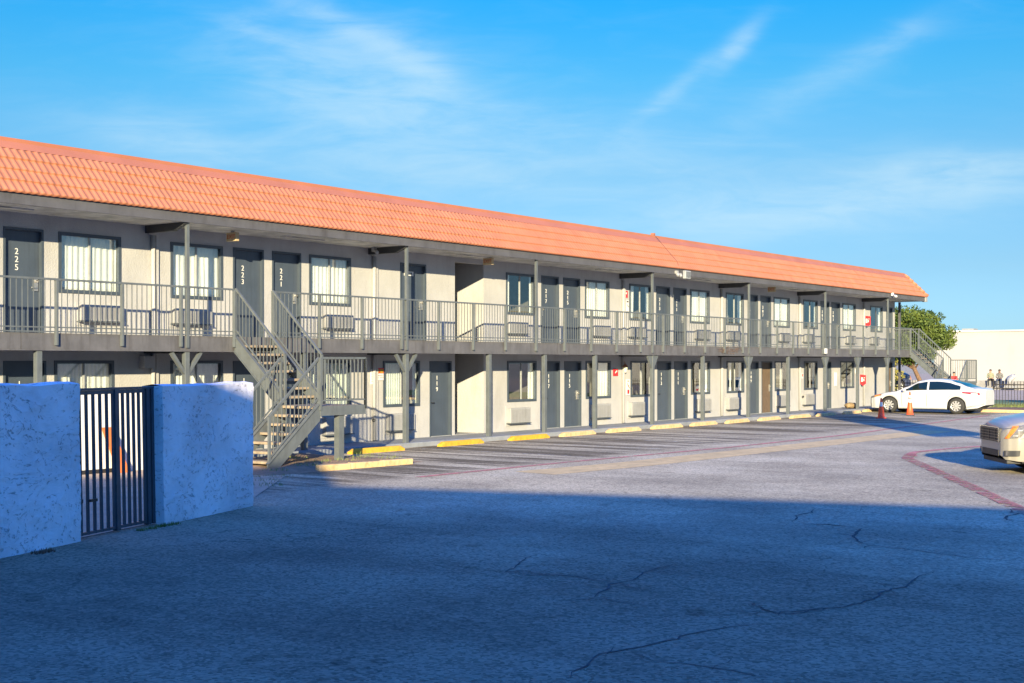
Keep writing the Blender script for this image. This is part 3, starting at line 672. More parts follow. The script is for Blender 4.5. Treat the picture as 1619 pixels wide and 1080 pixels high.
# ------------------------------------------------------------------ stairs
def rail_slope(m, p, q, h=.9, lo=.12, step=.115):
    """handrail above the line p-q with balusters"""
    p, q = Vector(p), Vector(q); L = (Vector((q.x, q.y, 0)) - Vector((p.x, p.y, 0))).length; up = Vector((0, 0, 1))
    m.bar(p + up * h, q + up * h, .045, .045); m.bar(p + up * lo, q + up * lo, .025, .03)
    n = max(2, round(L / step))
    for i in range(n + 1):
        c = p.lerp(q, i / n); w = .05 if i in (0, n) else .016
        m.box(c.x - w / 2, c.x + w / 2, c.y - w / 2, c.y + w / 2, c.z + (lo if i not in (0, n) else -.1), c.z + h)
def staircase():
    X0, X1, YT, YB, ZLD = 20.26, 21.38, -1.27, -2.85, 1.16
    YF = -4.0; XLd = 20.14; XRd = 21.5
    st = thing('metal_staircase', (X0, -2.85, LOT), 'grey metal staircase with concrete treads rising from the dirt mound to the balcony', 'staircase', 'metal staircases to the balcony')
    for i, x in enumerate((X0, X1)):
        MB().prism([(x - .02, YT, 2.66), (x - .02, YT, 2.33), (x - .02, YB - .02, ZLD - .22), (x - .02, YB - .02, ZLD + .12)], (.04, 0, 0)).build('stringer', M['rail'], st)
        ld = MB(); d = Vector((0, YB - YT, ZLD - 2.62)); ld.bar((x, YT, 2.68), (x, YB, ZLD + .14), .09, .02, (0, 0, 1)); ld.bar((x, YT, 2.33), (x, YB, ZLD - .20), .09, .02, (0, 0, 1)); ld.build('stringer_flange', M['rail'], st)
        m = MB(); rail_slope(m, (x, YT - .02, 2.80), (x, YB, ZLD + .17), .93, .02); m.build('stair_railing', M['rail'], st)
    n = 8
    for k in range(1, n):
        z = DECK - k * (DECK - ZLD) / n; y = YT - k * (YT - YB) / n
        MB().box(X0 + .022, X1 - .022, y - .02, y + .26, z - .055, z).build('tread', M['tread'], st, bevel=.008)
    MB().box(XLd, XRd, YF, YB + .1, ZLD - .06, ZLD).build('landing', M['tread'], st, bevel=.006)
    lf = MB(); lf.box(XLd, XRd + .03, YF - .04, YF - .001, ZLD - .2, ZLD + .0); lf.box(XRd + .001, XRd + .03, YF, YB + .1, ZLD - .2, ZLD); lf.build('landing_edge', M['rail'], st)
    m = MB(); rail_slope(m, (XLd, YF - .03, ZLD + .02), (XRd + .03, YF - .03, ZLD + .02), 1.0, .1); m.build('landing_railing', M['rail'], st)
    m = MB(); rail_slope(m, (XRd + .03, YF - .03, ZLD + .02), (XRd + .03, YB + .05, ZLD + .02), 1.0, .1); m.build('landing_railing', M['rail'], st)
    MB().box(20.74, 20.89, YF + .0, YF + .15, -.1, ZLD - .065).build('landing_post', M['rail'], st)
    MB().box(XLd + .05, XLd + .15, YB - .02, YB + .08, -.1, ZLD - .065).build('landing_post', M['rail'], st)
    XB = 18.66; zb = LOT
    for y in (YF, YB - .02):
        MB().prism([(XLd, y - .02, ZLD + .06), (XLd, y - .02, ZLD - .30), (XB + .24, y - .02, zb), (XB, y - .02, zb), (XB, y - .02, zb + .14)], (0, .04, 0)).build('stringer', M['rail'], st)
        ld = MB(); ld.bar((XLd, y, ZLD + .075), (XB, y, zb + .155), .09, .02); ld.build('stringer_flange', M['rail'], st)
        m = MB(); rail_slope(m, (XLd - .02, y, ZLD + .16), (XB + .05, y, zb + .24), .86, .02); m.build('stair_railing', M['rail'], st)
    n = 7
    for k in range(1, n):
        z = ZLD - k * (ZLD - zb) / n; x = XLd - k * (XLd - XB) / n
        MB().box(x - .02, x + .25, YF + .022, YB - .042, z - .055, z).build('tread', M['tread'], st, bevel=.008)
    return st
st = staircase()
st2 = dup(st); st2.location.x += 43.15
tag(st2, 'grey metal staircase behind the white sedan at the far end of the balcony', 'staircase')

# ------------------------------------------------------------------ dirt mound, kerb, wheel stops
rows = []
for j in range(25):
    y = -4.78 + j * (3.45 / 24); row = []
    for i in range(41):
        x = 17.9 + i * (4.75 / 40)
        d = min(1, (x - 17.9) / .9, (22.65 - x) / .8, (y + 4.78) / .5, (-1.33 - y) / .3); d = max(0, d)
        row.append((x, y, LOT + .003 + d * (.10 + .05 * noise.noise((x * 1.3, y * 1.3, 0)) + .025 * noise.noise((x * 6, y * 6, 3)))))
    rows.append(row)
tag(MB().grid(rows).build('dirt_mound', M['dirt'], smooth=True), kind='structure')
kb = MB()
kp = [(19.35, -4.72), (20.2, -4.80), (21.1, -4.88), (22.0, -4.94)]
for (a, b), (c, d) in zip(kp, kp[1:]): kb.bar((a + .004, b, LOT + .06), (c - .004, d, LOT + .05), .15, .14)
tag(kb.build('painted_kerb', M['yellow_old'], bevel=.02), 'faded yellow kerb stones edging the dirt mound below the staircase', 'kerb')


def wheel_stop(mat):
    L2 = .93; m = MB()
    prof = [(-.085, 0), (-.075, .09), (-.045, .125), (.045, .125), (.075, .09), (.085, 0)]
    rows = []
    for x, s in ((-L2, .0), (-L2 + .0, .55), (-L2 + .12, 1.0), (L2 - .12, 1.0), (L2, .55), (L2, 0)):
        rows.append([(x, y, z * s) for y, z in prof])
    m.grid(rows); return m.build('wheel_stop', mat, local=True)
ws_y = wheel_stop(M['yellow']); ws_o = wheel_stop(M['yellow_old'])
stops = [(24.3, -1.86, 'y', 'bright yellow concrete wheel stop beside the dirt mound and staircase'),
         (27.8, -1.72, 'y', 'bright yellow concrete wheel stop in front of door 119'),
         (30.95, -1.70, 'y', 'yellow concrete wheel stop in front of the open passage'),
         (33.45, -1.72, 'o', 'faded yellow wheel stop in front of the window of room 117'),
         (36.1, -1.72, 'o', 'faded yellow wheel stop in front of doors 117 and 115'),
         (38.85, -1.72, 'o', 'faded yellow wheel stop in front of the square red fire sign on the ground floor'),
         (41.4, -1.74, 'o', 'faded yellow wheel stop in front of doors 113 and 111'),
         (43.9, -1.78, 'o', 'faded yellow wheel stop in front of the window of room 111'),
         (46.5, -1.82, 'o', 'faded yellow wheel stop in front of the window left of door 109'),
         (49.25, -1.85, 'o', 'faded yellow wheel stop in front of door 109 and the brown plank door'),
         (51.7, -1.90, 'o', 'faded yellow wheel stop in front of the window right of the brown plank door'),
         (54.4, -1.92, 'o', 'faded yellow wheel stop left of the white sedan behind the low cone'),
         (57.45, -1.65, 'o', 'faded yellow wheel stop under the nose of the white sedan')]
usedf = {}
for x, y, k, lab in stops:
    src = ws_y if k == 'y' else ws_o
    o = src if k not in usedf else dup(src); usedf[k] = 1
    o.location = (x, y, LOT); o.rotation_euler = (0, 0, random.uniform(-.045, .045)); tag(o, lab, 'wheel stop', 'yellow wheel stops along the walkway')


def tuft_field(name, spots, n, h, rad, mat, label=None):
    m = MB()
    for cx, cy, cz in spots:
        for _ in range(n):
            a = random.random() * 6.28; r = rad * math.sqrt(random.random()); x, y = cx + r * math.cos(a), cy + r * math.sin(a); hh = h * random.uniform(.4, 1); t = random.random() * 6.28
            w = .006; bx_, by_ = math.cos(t), math.sin(t); ln = random.uniform(.1, .8) * hh
            m.add([(x - by_ * w, y + bx_ * w, cz), (x + by_ * w, y - bx_ * w, cz), (x + bx_ * ln, y + by_ * ln, cz + hh)], [(0, 1, 2)])
    return tag(m.build(name, mat), label, 'grass' if label else None, None, 'stuff')
tuft_field('grass', [(19.9, -4.2, .02), (20.6, -4.35, .02), (21.3, -4.1, .03), (22.1, -3.6, .02), (18.4, -4.5, -.05), (19.2, -4.5, 0), (21.8, -4.5, 0), (20.2, -3.2, .03), (18.0, -5.0, LOT), (17.2, -5.6, LOT), (16.6, -6.2, LOT), (17.6, -4.6, LOT)], 45, .08, .30, M['grass'], 'thin green and dry grass on the dirt mound by the staircase')
tuft_field('grass', [(9.3, -10.25, LOT), (9.15, -10.28, LOT)], 60, .06, .09, M['mulch'], 'dead brown weeds at the foot of the stucco wall left of the gate')
tuft_field('grass', [(11.75, -9.38, LOT), (11.6, -9.42, LOT), (11.4, -9.5, LOT), (11.9, -9.36, LOT), (11.2, -9.55, LOT)], 60, .05, .08, M['grass'], 'low green weeds at the foot of the gate')

# ------------------------------------------------------------------ stucco walls and gate
WD = Vector((.948, .318)).normalized(); WN = Vector((WD.y, -WD.x))        # along the wall, and out of its face to the camera
def wallpt(base, s, n): return Vector(base) + WD * s + WN * n
def stucco_wall(name, base, length, height, lean, label, lean0=0.0):
    th = .32; nx, nz = int(length / .035), int(height / .035)
    def pt(s, n, z, lump):
        t = z / height; s2 = s - (lean * t * (s / length)) - lean0 * t * (1 - s / length)
        p = wallpt(base, s2, n); q = (p.x * 3, p.y * 3, z * 3)
        d = (noise.noise(q) * .014 + abs(noise.noise((q[0] * 2.7, q[1] * 2.7, q[2] * 3.3 + 5))) * .013 + noise.noise((q[0] * 7, q[1] * 7, q[2] * 7)) * .008) * lump
        e = p + WN * d
        return (e.x, e.y, LOT + z)
    prof = [(0, 0), (0, 1), (th, 1), (th, 0)]
    m = MB(); front = []; 
    for j in range(nz + 1):
        z = height * j / nz
        row = []
        for i in range(nx + 1):
            s = length * i / nx; top = height + .035 * noise.noise((s * 1.8, base[0], 7)) - .03
            row.append(pt(s, 0, z / height * top, 1))
        front.append(row)
    back = [[pt(length * i / nx, -th, (height + .035 * noise.noise((length * i / nx * 1.8, base[0], 7)) - .03) * j / 8, .6) for i in range(nx + 1)] for j in range(9)]
    m.grid(front); m.grid([r[::-1] for r in back])
    m.grid([front[-1], [tuple(Vector(p).lerp(Vector(q), .5) + Vector((0, 0, .025))) for p, q in zip(front[-1], back[-1])], back[-1]])
    for i in (0, nx):
        c0 = [r[i] for r in front]; c1 = [back[min(8, round(j * 8 / nz))][i] for j in range(nz + 1)]
        m.grid([c0, c1])
    o = m.build(name, M['trowel'], smooth=True); return tag(o, label, 'wall')
GB = Vector((10.09, -9.80))
stucco_wall('stucco_wall', GB - WD * 5.6, 5.6, 1.98, .055, 'white rough trowelled stucco wall left of the metal gate')
stucco_wall('stucco_wall', (11.80, -9.27), 2.46, 1.92, 0.0, 'white rough trowelled stucco wall between the metal gate and the staircase', .06)
gt = thing('metal_gate', (10.95, -9.6, LOT), 'dark barred double metal gate between two white stucco walls', 'gate')
def gp(s, z, n=-.12):
    lean = .055 * (z / 1.9); p = Vector((10.09, -9.80)) + WD * (s - lean) + WN * n; return (p.x, p.y, LOT + z)
ZT, GL = 1.86, 1.80
half = .92
for a, b, nb in ((.02, half - .04, 6), (half + .05, GL - .22, 5)):
    lf = MB()
    lf.bar(gp(a, ZT - .03), gp(b, ZT - .03), .04, .05); lf.bar(gp(a, .06), gp(b, .06), .035, .035)
    for i in range(nb + 1):
        s = a + (b - a) * i / nb; lf.bar(gp(s, .04), gp(s, ZT - .03), .032, .032, (1, 0, 0))
    lv = lf.build('gate_leaf', M['gate'], gt)
    if nb == 6:
        MB().bar(gp(a + .02, .48, -.08), gp(a + .12, .48, -.08), .03, .05).build('latch', M['black'], lv); MB().bar(gp(a + .28, .47, -.08), gp(a + .42, .47, -.08), .03, .035).build('latch', M['black'], lv)
MB().bar(gp(half + .005, .02), gp(half + .005, ZT + .0), .085, .07, (WN.x, WN.y, 0)).build('centre_stile', M['gate'], gt)
MB().bar(gp(GL - .165, .02, -.12), gp(GL - .165, ZT, -.12), .075, .075, (WN.x, WN.y, 0)).build('gate_post', M['gate'], gt)
MB().bar(gp(GL - .05, .02, -.12), gp(GL - .05, ZT, -.12), .055, .06, (WN.x, WN.y, 0)).build('gate_post', M['gate'], gt)
MB().bar(gp(-.0, ZT + .012), gp(GL, ZT + .012), .06, .03).build('top_rail', M['gate'], gt)
# things behind the gate
cw = MB().box(13.2, 19.0, -1.62, -1.42, LOT, 1.56).build('courtyard_wall', M['white'], bevel=.01); tag(cw, 'smooth white low wall seen between the bars of the metal gate', 'wall')
MB().box(13.2, 16.9, -1.635, -1.621, LOT, LOT + .09).build('dark_base_strip', M['black'], cw)
ob = MB(); ob.prism([(16.36, -1.72, .80), (16.62, -1.72, .80), (16.92, -1.86, LOT + .004), (16.66, -1.86, LOT + .004)], (0, -.04, 0))
tag(ob.build('orange_board', M['orange_board']), 'tilted orange board against the white wall behind the gate', 'board')
# ------------------------------------------------------------------ signs and fittings on the motel
def exit_sign(x, y, zc, lab):
    r = thing('exit_sign', (x, y, zc), lab, 'exit sign', 'exit signs under the balcony ceiling')
    MB().box(x - .05, x + .05, y - .16, y + .16, zc - .10, zc + .10).build('sign_box', M['cream'], r, bevel=.008)
    MB().box(x - .03, x + .03, y - .03, y + .03, zc + .10, 5.098).build('ceiling_mount', M['steel_dark'], r)
    text_mesh('lettering', 'EXIT', .135, (x - .053, y, zc), ROT_W, M['exitred'], r, 1, .003)
exit_sign(20.7, -.70, 4.95, 'cream EXIT sign with red letters hanging near door 223')
exit_sign(30.35, -.70, 4.98, 'cream EXIT sign with red letters hanging by the open upper passage')
exit_sign(49.1, -.70, 5.00, 'small cream EXIT sign with red letters hanging near door 207')


def plate(name, x0, x1, z0, z1, mat, label, marks, cat='sign', y=0):
    r = MB().box(x0, x1, y - .03, y - .004, z0, z1).build(name, mat, bevel=.004); tag(r, label, cat)
    return r
for (x0, x1, z0, z1, where) in ((38.83, 39.13, 4.30, 4.53, 'upper'), (38.20, 38.50, 1.62, 1.86, 'ground')):
    s = plate('fire_sign', x0, x1, z0, z1, M['red'], 'square red fire equipment sign on the %s' % ('upper wall left of window 213' if where == 'upper' else 'ground floor wall left of the wall lantern'), None)
    mk = MB(); mk.tube([(x0 + .10, -.033, z1 - .15), (x0 + .16, -.033, z1 - .09), (x0 + .21, -.033, z1 - .06)], .014, 6); mk.lathe([(.001, -.004), (.03, -.003), (.03, 0)], (x0 + .2, -.031, z1 - .09), 'y', 10)
    mk.build('pictogram', M['signwhite'], s)
nb = plate('notice_board', 26.10, 26.28, 1.50, 1.90, M['signwhite'], 'narrow white notice board on the wall left of window 119', None, 'notice')
ln = MB()
for k in range(7): ln.box(26.12, 26.12 + random.uniform(.08, .14), -.0325, -.0305, 1.84 - k * .045, 1.855 - k * .045)
ln.build('printed_lines', M['redfaint'], nb)
hz = plate('warning_sign', 26.30, 26.60, 1.60, 1.93, M['signwhite'], 'white warning sign with red and yellow top beside window 119', None)
MB().box(26.30, 26.60, -.034, -.0305, 1.79, 1.93).build('red_band', M['red'], hz)
yb = MB(); yb.box(26.32, 26.42, -.037, -.0345, 1.81, 1.90); yb.box(26.46, 26.58, -.037, -.0345, 1.81, 1.90); yb.build('yellow_panel', M['yellow'], hz)
yl = MB(); yl.box(26.31, 26.40, -.033, -.0305, 1.68, 1.69); yl.box(26.45, 26.58, -.033, -.0305, 1.68, 1.69); yl.box(26.33, 26.56, -.033, -.0305, 1.73, 1.74); yl.build('printed_lines', M['black'], hz)
ws = plate('vertical_sign', 39.03, 39.28, .95, 1.50, M['signwhite'], 'tall white sign with red lettering left of window 113', None)
for (x0, x1, z0, z1) in ((39.1, 39.22, 1.0, 1.14),):
    MB().box(x0, x1, -.034, -.0305, z0, z1).build('red_mark', M['red'], ws)
mk = MB(); mk.box(39.1, 39.2, -.034, -.0305, 1.42, 1.45); mk.bar((39.08, -.032, 1.36), (39.2, -.032, 1.2), .004, .03, (0, 1, 0)); mk.bar((39.16, -.032, 1.3), (39.24, -.032, 1.18), .004, .02, (0, 1, 0)); mk.build('lettering', M['exitred'], ws)
uw = plate('vertical_sign', 38.98, 39.2, 3.78, 4.22, M['signwhite'], 'narrow white sign below the red fire sign on the upper wall', None)
mk = MB(); mk.box(39.05, 39.17, -.034, -.0305, 4.14, 4.18); mk.bar((39.08, -.032, 4.06), (39.16, -.032, 3.98), .004, .03, (0, 1, 0)); mk.box(39.03, 39.17, -.034, -.0305, 3.81, 3.83); mk.build('lettering', M['black'], uw)
sg = plate('small_notice', 53.50, 53.64, 1.38, 1.62, M['signwhite'], 'small white notice with red print left of window 105', None, 'notice'); MB().box(53.53, 53.61, -.034, -.0305, 1.46, 1.58).build('red_mark', M['red'], sg)
mt = MB().box(47.66 + .5, 47.88 + .5, -.06, -.001, 1.2, 1.42).build('meter_box', M['stucco'], motel)
tw = plate('painted_notice', 57.10, 57.36, 1.0, 1.62, M['signwhite'], 'pale blue printed notice between the far grey door and window', None, 'notice')
lb = MB()
for k in range(9): lb.box(57.13, 57.33, -.034, -.0305, 1.05 + k * .06, 1.078 + k * .06)
lb.build('printed_lines', pmat('pale_blue_print', (.42, .62, .74), .6), tw)
for (x, zc, lab) in ((60.72, 4.02, 'red hanging fire extinguisher sign on the upper wall left of window 201'), (60.15, 1.24, 'red hanging fire extinguisher sign on the ground floor wall by the last column')):
    r = thing('extinguisher_sign', (x, -.3, zc), lab, 'sign', 'red fire extinguisher signs')
    MB().prism([(x, -.02, zc + .26), (x, -.29, zc + .23), (x, -.29, zc - .17), (x, -.16, zc - .27), (x, -.02, zc - .17)], (.025, 0, 0)).build('sign_plate', M['red'], r)
    mk = MB(); mk.box(x - .006, x - .001, -.15, -.07, zc - .08, zc + .12); mk.box(x - .006, x - .001, -.22, -.18, zc - .05, zc + .05); mk.box(x - .006, x - .001, -.25, -.19, zc + .09, zc + .12); mk.build('pictogram', M['signwhite'], r)
sm = plate('small_fire_sign', 59.55, 59.75, 1.55, 1.75, M['signwhite'], 'small white and red sign above the lower extinguisher sign', None); MB().box(59.58, 59.72, -.034, -.0305, 1.6, 1.72).build('red_mark', M['red'], sm)
# lantern
ltn = thing('wall_lantern', (38.78, -.14, 1.9), 'small brass wall lantern left of window 113', 'lantern')
MB().lathe([(.0, .13), (.03, .12), (.10, .04), (.105, .02)], (38.78, -.14, 1.9), 'z', 8).build('lantern_cap', M['brass'], ltn)
MB().lathe([(.085, .02), (.065, -.13)], (38.78, -.14, 1.9), 'z', 8).build('lantern_glass', M['lamp_glass'], ltn)
MB().lathe([(.068, -.13), (.03, -.17), (0, -.18)], (38.78, -.14, 1.9), 'z', 8).build('lantern_base', M['signwhite'], ltn)
MB().tube([(38.78, -.14, 2.03), (38.78, -.1, 2.1), (38.78, -.0, 2.06)], .014, 6).build('bracket', M['brass'], ltn)
# floodlight and cameras
fl = thing('floodlight', (40.4, -1.5, 5.1), 'square floodlight on the grey eaves board above window 213', 'floodlight')
MB().box(40.33, 40.70, -1.62, -1.50, 4.96, 5.24).build('lamp_housing', M['steel_dark'], fl, bevel=.015)
MB().box(40.36, 40.67, -1.625, -1.6205, 5.0, 5.2).build('lamp_glass', M['lens'], fl)
lm = MB(); lm.box(40.0, 40.12, -1.46, -1.37, 5.12, 5.22); lm.tube([(40.06, -1.42, 5.12), (40.06, -1.5, 5.04)], .05, 8); lm.tube([(40.25, -1.42, 5.12), (40.25, -1.5, 5.02)], .05, 8); lm.box(40.1, 40.36, -1.47, -1.37, 5.08, 5.14); lm.build('motion_sensor', M['ac'], fl)
def camera_unit(x, y, z, lab, mat='white'):
    r = thing('security_camera', (x, y, z), lab, 'camera', 'security cameras on the motel')
    MB().tube([(x, y, z), (x - .16, y - .2, z - .07)], [.045, .05], 10).build('camera_body', M[mat], r, smooth=True)
    MB().box(x - .05, x + .05, y - .0, y + .1, z - .02, z + .12).build('camera_mount', M[mat], r)
camera_unit(25.85, -.42, 5.0, 'white security camera under the balcony ceiling left of the linen door', 'ac')
camera_unit(60.5, -1.50, 5.2, 'white security camera on the eaves above the last balcony post')
jb = MB().box(52.92, 53.12, -1.36, -1.30, 2.44, 2.66).build('junction_box', M['white'], bevel=.01); tag(jb, 'white junction box on the grey balcony beam near column 105', 'junction box'); jb['label'] = 'small white junction box fixed to the grey balcony beam below door 205'
el = MB().box(18.62, 18.9, -.2, -.01, 1.96, 2.22).build('electric_box', M['stucco'], motel)
tp = MB(); 
for x, z in ((26.13, .55), (53.5, .6)): tp.lathe([(.04, -.06), (.045, -.02), (.02, 0)], (x, -.06, z), 'y', 8)
tp.build('wall_tap', M['black'], motel)

# twigs snagged on the balcony beam
tw = MB()
for k in range(60):
    a = random.uniform(43.4, 45.0); b = random.uniform(-.35, .35); z = 2.5 + random.gauss(0, .06)
    tw.tube([(a, -1.28 - random.random() * .03, z), (a + b * .5, -1.31, z + random.uniform(-.05, .08)), (a + b, -1.29, z + random.uniform(-.06, .06))], .004, 4)
tag(tw.build('dry_vine', M['bark']), 'tangle of dry vine stems clinging to the grey balcony beam', 'vine')

# ------------------------------------------------------------------ cones
def cone(x, y, h, lab, two, rz=.3):
    r = thing('traffic_cone', (x, y, LOT), lab, 'traffic cone', 'orange traffic cones', rz)
    b = MB().box(-.19, .19, -.19, .19, 0, .035).build('cone_base', M['black'] if two else M['orange'], r, local=True, bevel=.01)
    def rad(t): return .135 * (1 - t) + .028 * t
    MB().lathe([(.15, .036), (.135, .06)] + [(rad(t), .06 + t * (h - .06)) for t in (0, .25, .5, .75, 1)] + [(.001, h + .004)], (0, 0, 0), 'z', 20).build('cone_body', M['orange'], r, smooth=True, local=True)
    for t0, t1 in (((.52, .68), (.74, .84)) if two else ((.55, .78),)):
        MB().lathe([(rad(t0) + .003, .06 + t0 * (h - .06)), (rad(t1) + .003, .06 + t1 * (h - .06))], (0, 0, 0), 'z', 20).build('reflective_band', M['reflective'], r, smooth=True, local=True)
cone(50.6, -4.65, .80, 'low orange cone with one grey band left of the taller cone', False)
cone(54.1, -4.55, .98, 'tall orange cone with two white bands beside the white sedan', True)


# ------------------------------------------------------------------ vehicles
def lerp_tab(tab, l):
    if l <= tab[0][0]: return tab[0][1]
    for (a, va), (b, vb) in zip(tab, tab[1:]):
        if l <= b:
            t = (l - a) / (b - a); t = t * t * (3 - 2 * t) * .5 + t * .5; return va + (vb - va) * t
    return tab[-1][1]


def make_car(root, sp, paint):
    """car along local +X from nose (x=0) to tail (x=L); driver side is +Y?  left side faces -Y for heading -X"""
    Lc = sp['L']; WR = sp['wr']; wx = sp['wheels']
    belt = lambda l: lerp_tab(sp['belt'], l); wmax = lambda l: lerp_tab(sp['w'], l); zbot0 = lambda l: lerp_tab(sp['bot'], l)
    def zbot(l):
        z = zbot0(l)
        for c in wx:
            d = abs(l - c); ra = WR + .055
            if d < ra: z = max(z, WR * .98 + math.sqrt(ra * ra - d * d))
        return z
    def section(l):
        zb, zt, w_ = zbot(l), belt(l), wmax(l)
        pts = []
        for t, k in ((0, .965), (.12, .985), (.35, 1.0), (.6, 1.0), (.78, .985), (.9, .955), (.97, .91), (1.0, .84)):
            z = zb + (zt - zb) * t
            pts.append((l, w_ * k, z))
        crown = sp.get('crown', .035)
        pts += [(l, w_ * .6, zt + crown * .7), (l, w_ * .3, zt + crown), (l, 0, zt + crown * 1.08)]
        return pts
    ls = []
    l = 0.0
    while l < Lc: ls.append(l); l += .02 if (l < .3 or l > Lc - .3) else (.03)
    ls.append(Lc)
    m = MB(); rows = []
    for l in ls:
        s = section(l); rows.append(s + [(a, -b, c) for a, b, c in s[-2::-1]])
    m.grid(rows)
    for r in (rows[0], rows[-1]): m.add(r, [tuple(range(len(r)))])
    body = m.build('body', paint, root, smooth=True, local=True)
    def yside(l, z):
        s = section(l)
        for (a, b, c), (d, e, f) in zip(s[:8], s[1:8]):
            if z <= f: t = 0 if f == c else max(0, (z - c) / (f - c)); return b + (e - b) * t
        return s[7][1]
    # greenhouse
    zr = lambda l: lerp_tab(sp['roof'], l); g0, g1 = sp['gh']
    wt = lambda l: wmax(l) * sp.get('top', .68)
    wb = lambda l: wmax(l) * .87
    rows = []
    gl = [g0 + (g1 - g0) * i / 60 for i in range(61)]
    for l in gl:
        zb, zt = belt(l) - .02, zr(l); a, b = wb(l), wt(l); q = max(.0, min(1, (zt - zb) / .35)); b = a + (b - a) * q
        half = [(l, a, zb), (l, a + (b - a) * .5 + .012 * q, zb + (zt - zb) * .5), (l, b + .012 * q, zb + (zt - zb) * .88), (l, b - .04, zt - .012 * q), (l, b * .5, zt + .012 * q), (l, 0, zt + .018 * q)]
        rows.append(half + [(x, -y, z) for x, y, z in half[-2::-1]])
    gh = MB().grid(rows).build('cabin', paint, root, smooth=True, local=True)
    def gside(l, t):
        zb, zt = belt(l) - .02, zr(l); a, b = wb(l), wt(l); q = max(.0, min(1, (zt - zb) / .35)); b = a + (b - a) * q
        y = (a + (b - a) * t + .012 * q * math.sin(math.pi * min(1, t))); return (l, y + .006, zb + (zt - zb) * t)
    for s in (-1, 1):
        for (l0, l1) in sp['side_glass']:
            rr = []
            n = 16
            for i in range(n + 1):
                l = l0 + (l1 - l0) * i / n; hi = .86; lo = .10; zz = zr(l) - belt(l)
                if zz < .12: hi = lo + .02
                else: hi = min(.86, .10 + (zz - .10) / zz * .90)
                rr.append([(a, s * b, c) for a, b, c in (gside(l, lo + (hi - lo) * k / 4) for k in range(5))])
            MB().grid(rr).build('side_window', M['carglass'], gh, smooth=True, local=True)
    for (l0, l1, nm) in sp['screens']:
        rr = []
        for i in range(9):
            l = l0 + (l1 - l0) * i / 8; b = wt(l) * sp.get('screenw', .92); z = zr(l); q = max(.0, min(1, (z - belt(l) + .02) / .35)); bb = (wb(l) + (wt(l) - wb(l)) * q - .07)
            rr.append([(l, bb * k / 4, z + .018 * q * (1 - (k / 4) ** 2) + .008) for k in range(-4, 5)])
        MB().grid(rr).build(nm, M['carglass'], gh, smooth=True, local=True)
    # floor pan and wheel wells
    MB().box(.35, Lc - .35, -wmax(Lc / 2) * .86, wmax(Lc / 2) * .86, sp['clear'], sp['clear'] + .35).build('underbody', M['black'], root, local=True)
    # wheels
    for c in wx:
        for s in (-1, 1):
            yo = s * (wmax(c) - .005); w_ = .21
            prof = [(WR * .62, 0), (WR * .93, 0), (WR, .03), (WR, w_ - .03), (WR * .93, w_), (WR * .62, w_)]
            ty = MB().lathe([(r_, -s * h) for r_, h in prof], (c, yo, WR), 'y', 28).build('tyre', M['tyre'], root, smooth=True, local=True)
            rm = MB(); n = sp['spokes']
            rm.lathe([(WR * .66, -s * .0), (WR * .63, -s * .012), (WR * .58, -s * .02)], (c, yo + s * .004, WR), 'y', 28)
            rm.lathe([(.001, s * .012), (WR * .16, s * .008), (WR * .18, -s * .02)], (c, yo, WR), 'y', 16)
            for k in range(n):
                a = 2 * math.pi * k / n + .2; d = Vector((math.cos(a), 0, math.sin(a))); p = Vector((c, yo - s * .004, WR))
                rm.bar(p + d * WR * .12, p + d * WR * .62, .022, WR * .20 if n > 6 else WR * .26, (0, 1, 0)) if False else rm.bar(p + d * WR * .12, p + d * WR * .62, WR * (.19 if n > 6 else .26), .02, (0, 1, 0))
            rm.build('rim', M['alloy'], ty, local=True)
            MB().lathe([(WR * .63, -s * .035), (.001, -s * .035)], (c, yo, WR), 'y', 24).build('brake_disc', M['black'], ty, local=True)
    def side_poly(name, pts, mat, s, off=.010, par=None, sub=14):
        """patch over the flank from (l,z) quad corners p0..p3"""
        (a0, b0), (a1, b1), (a2, b2), (a3, b3) = pts; rr = []
        for i in range(sub + 1):
            t = i / sub; row = []
            for j in range(sub + 1):
                u_ = j / sub
                l = (a0 * (1 - u_) + a1 * u_) * (1 - t) + (a3 * (1 - u_) + a2 * u_) * t; z = (b0 * (1 - u_) + b1 * u_) * (1 - t) + (b3 * (1 - u_) + b2 * u_) * t
                row.append((l - (off * 1.3 if l < .4 else (-off if l > Lc - .4 else 0)), s * (yside(l, z) + off * (.7 if l < .1 else 1)), z))
            rr.append(row)
        return MB().grid(rr).build(name, mat, par or root, smooth=True, local=True)
    for s in (-1, 1):
        for i_, (nm, pts, mat) in enumerate(sp['patches']): side_poly(nm, pts, M[mat], s, .010 + .0035 * min(i_, 3))
        mp = sp['mirror']; y = wb(mp[0]) + .04
        mr = MB(); mr.lathe([(.001, 0), (.05, .02), (.085, .08), (.08, .17), (.05, .2), (.001, .21)], (0, 0, 0), 'y', 10)
        mr.v = [(mp[0] + a * .8, s * (y + b), mp[1] + c * .75) for a, b, c in mr.v]; mr.build('mirror', paint, root, smooth=True, local=True)
    return body, gh, yside

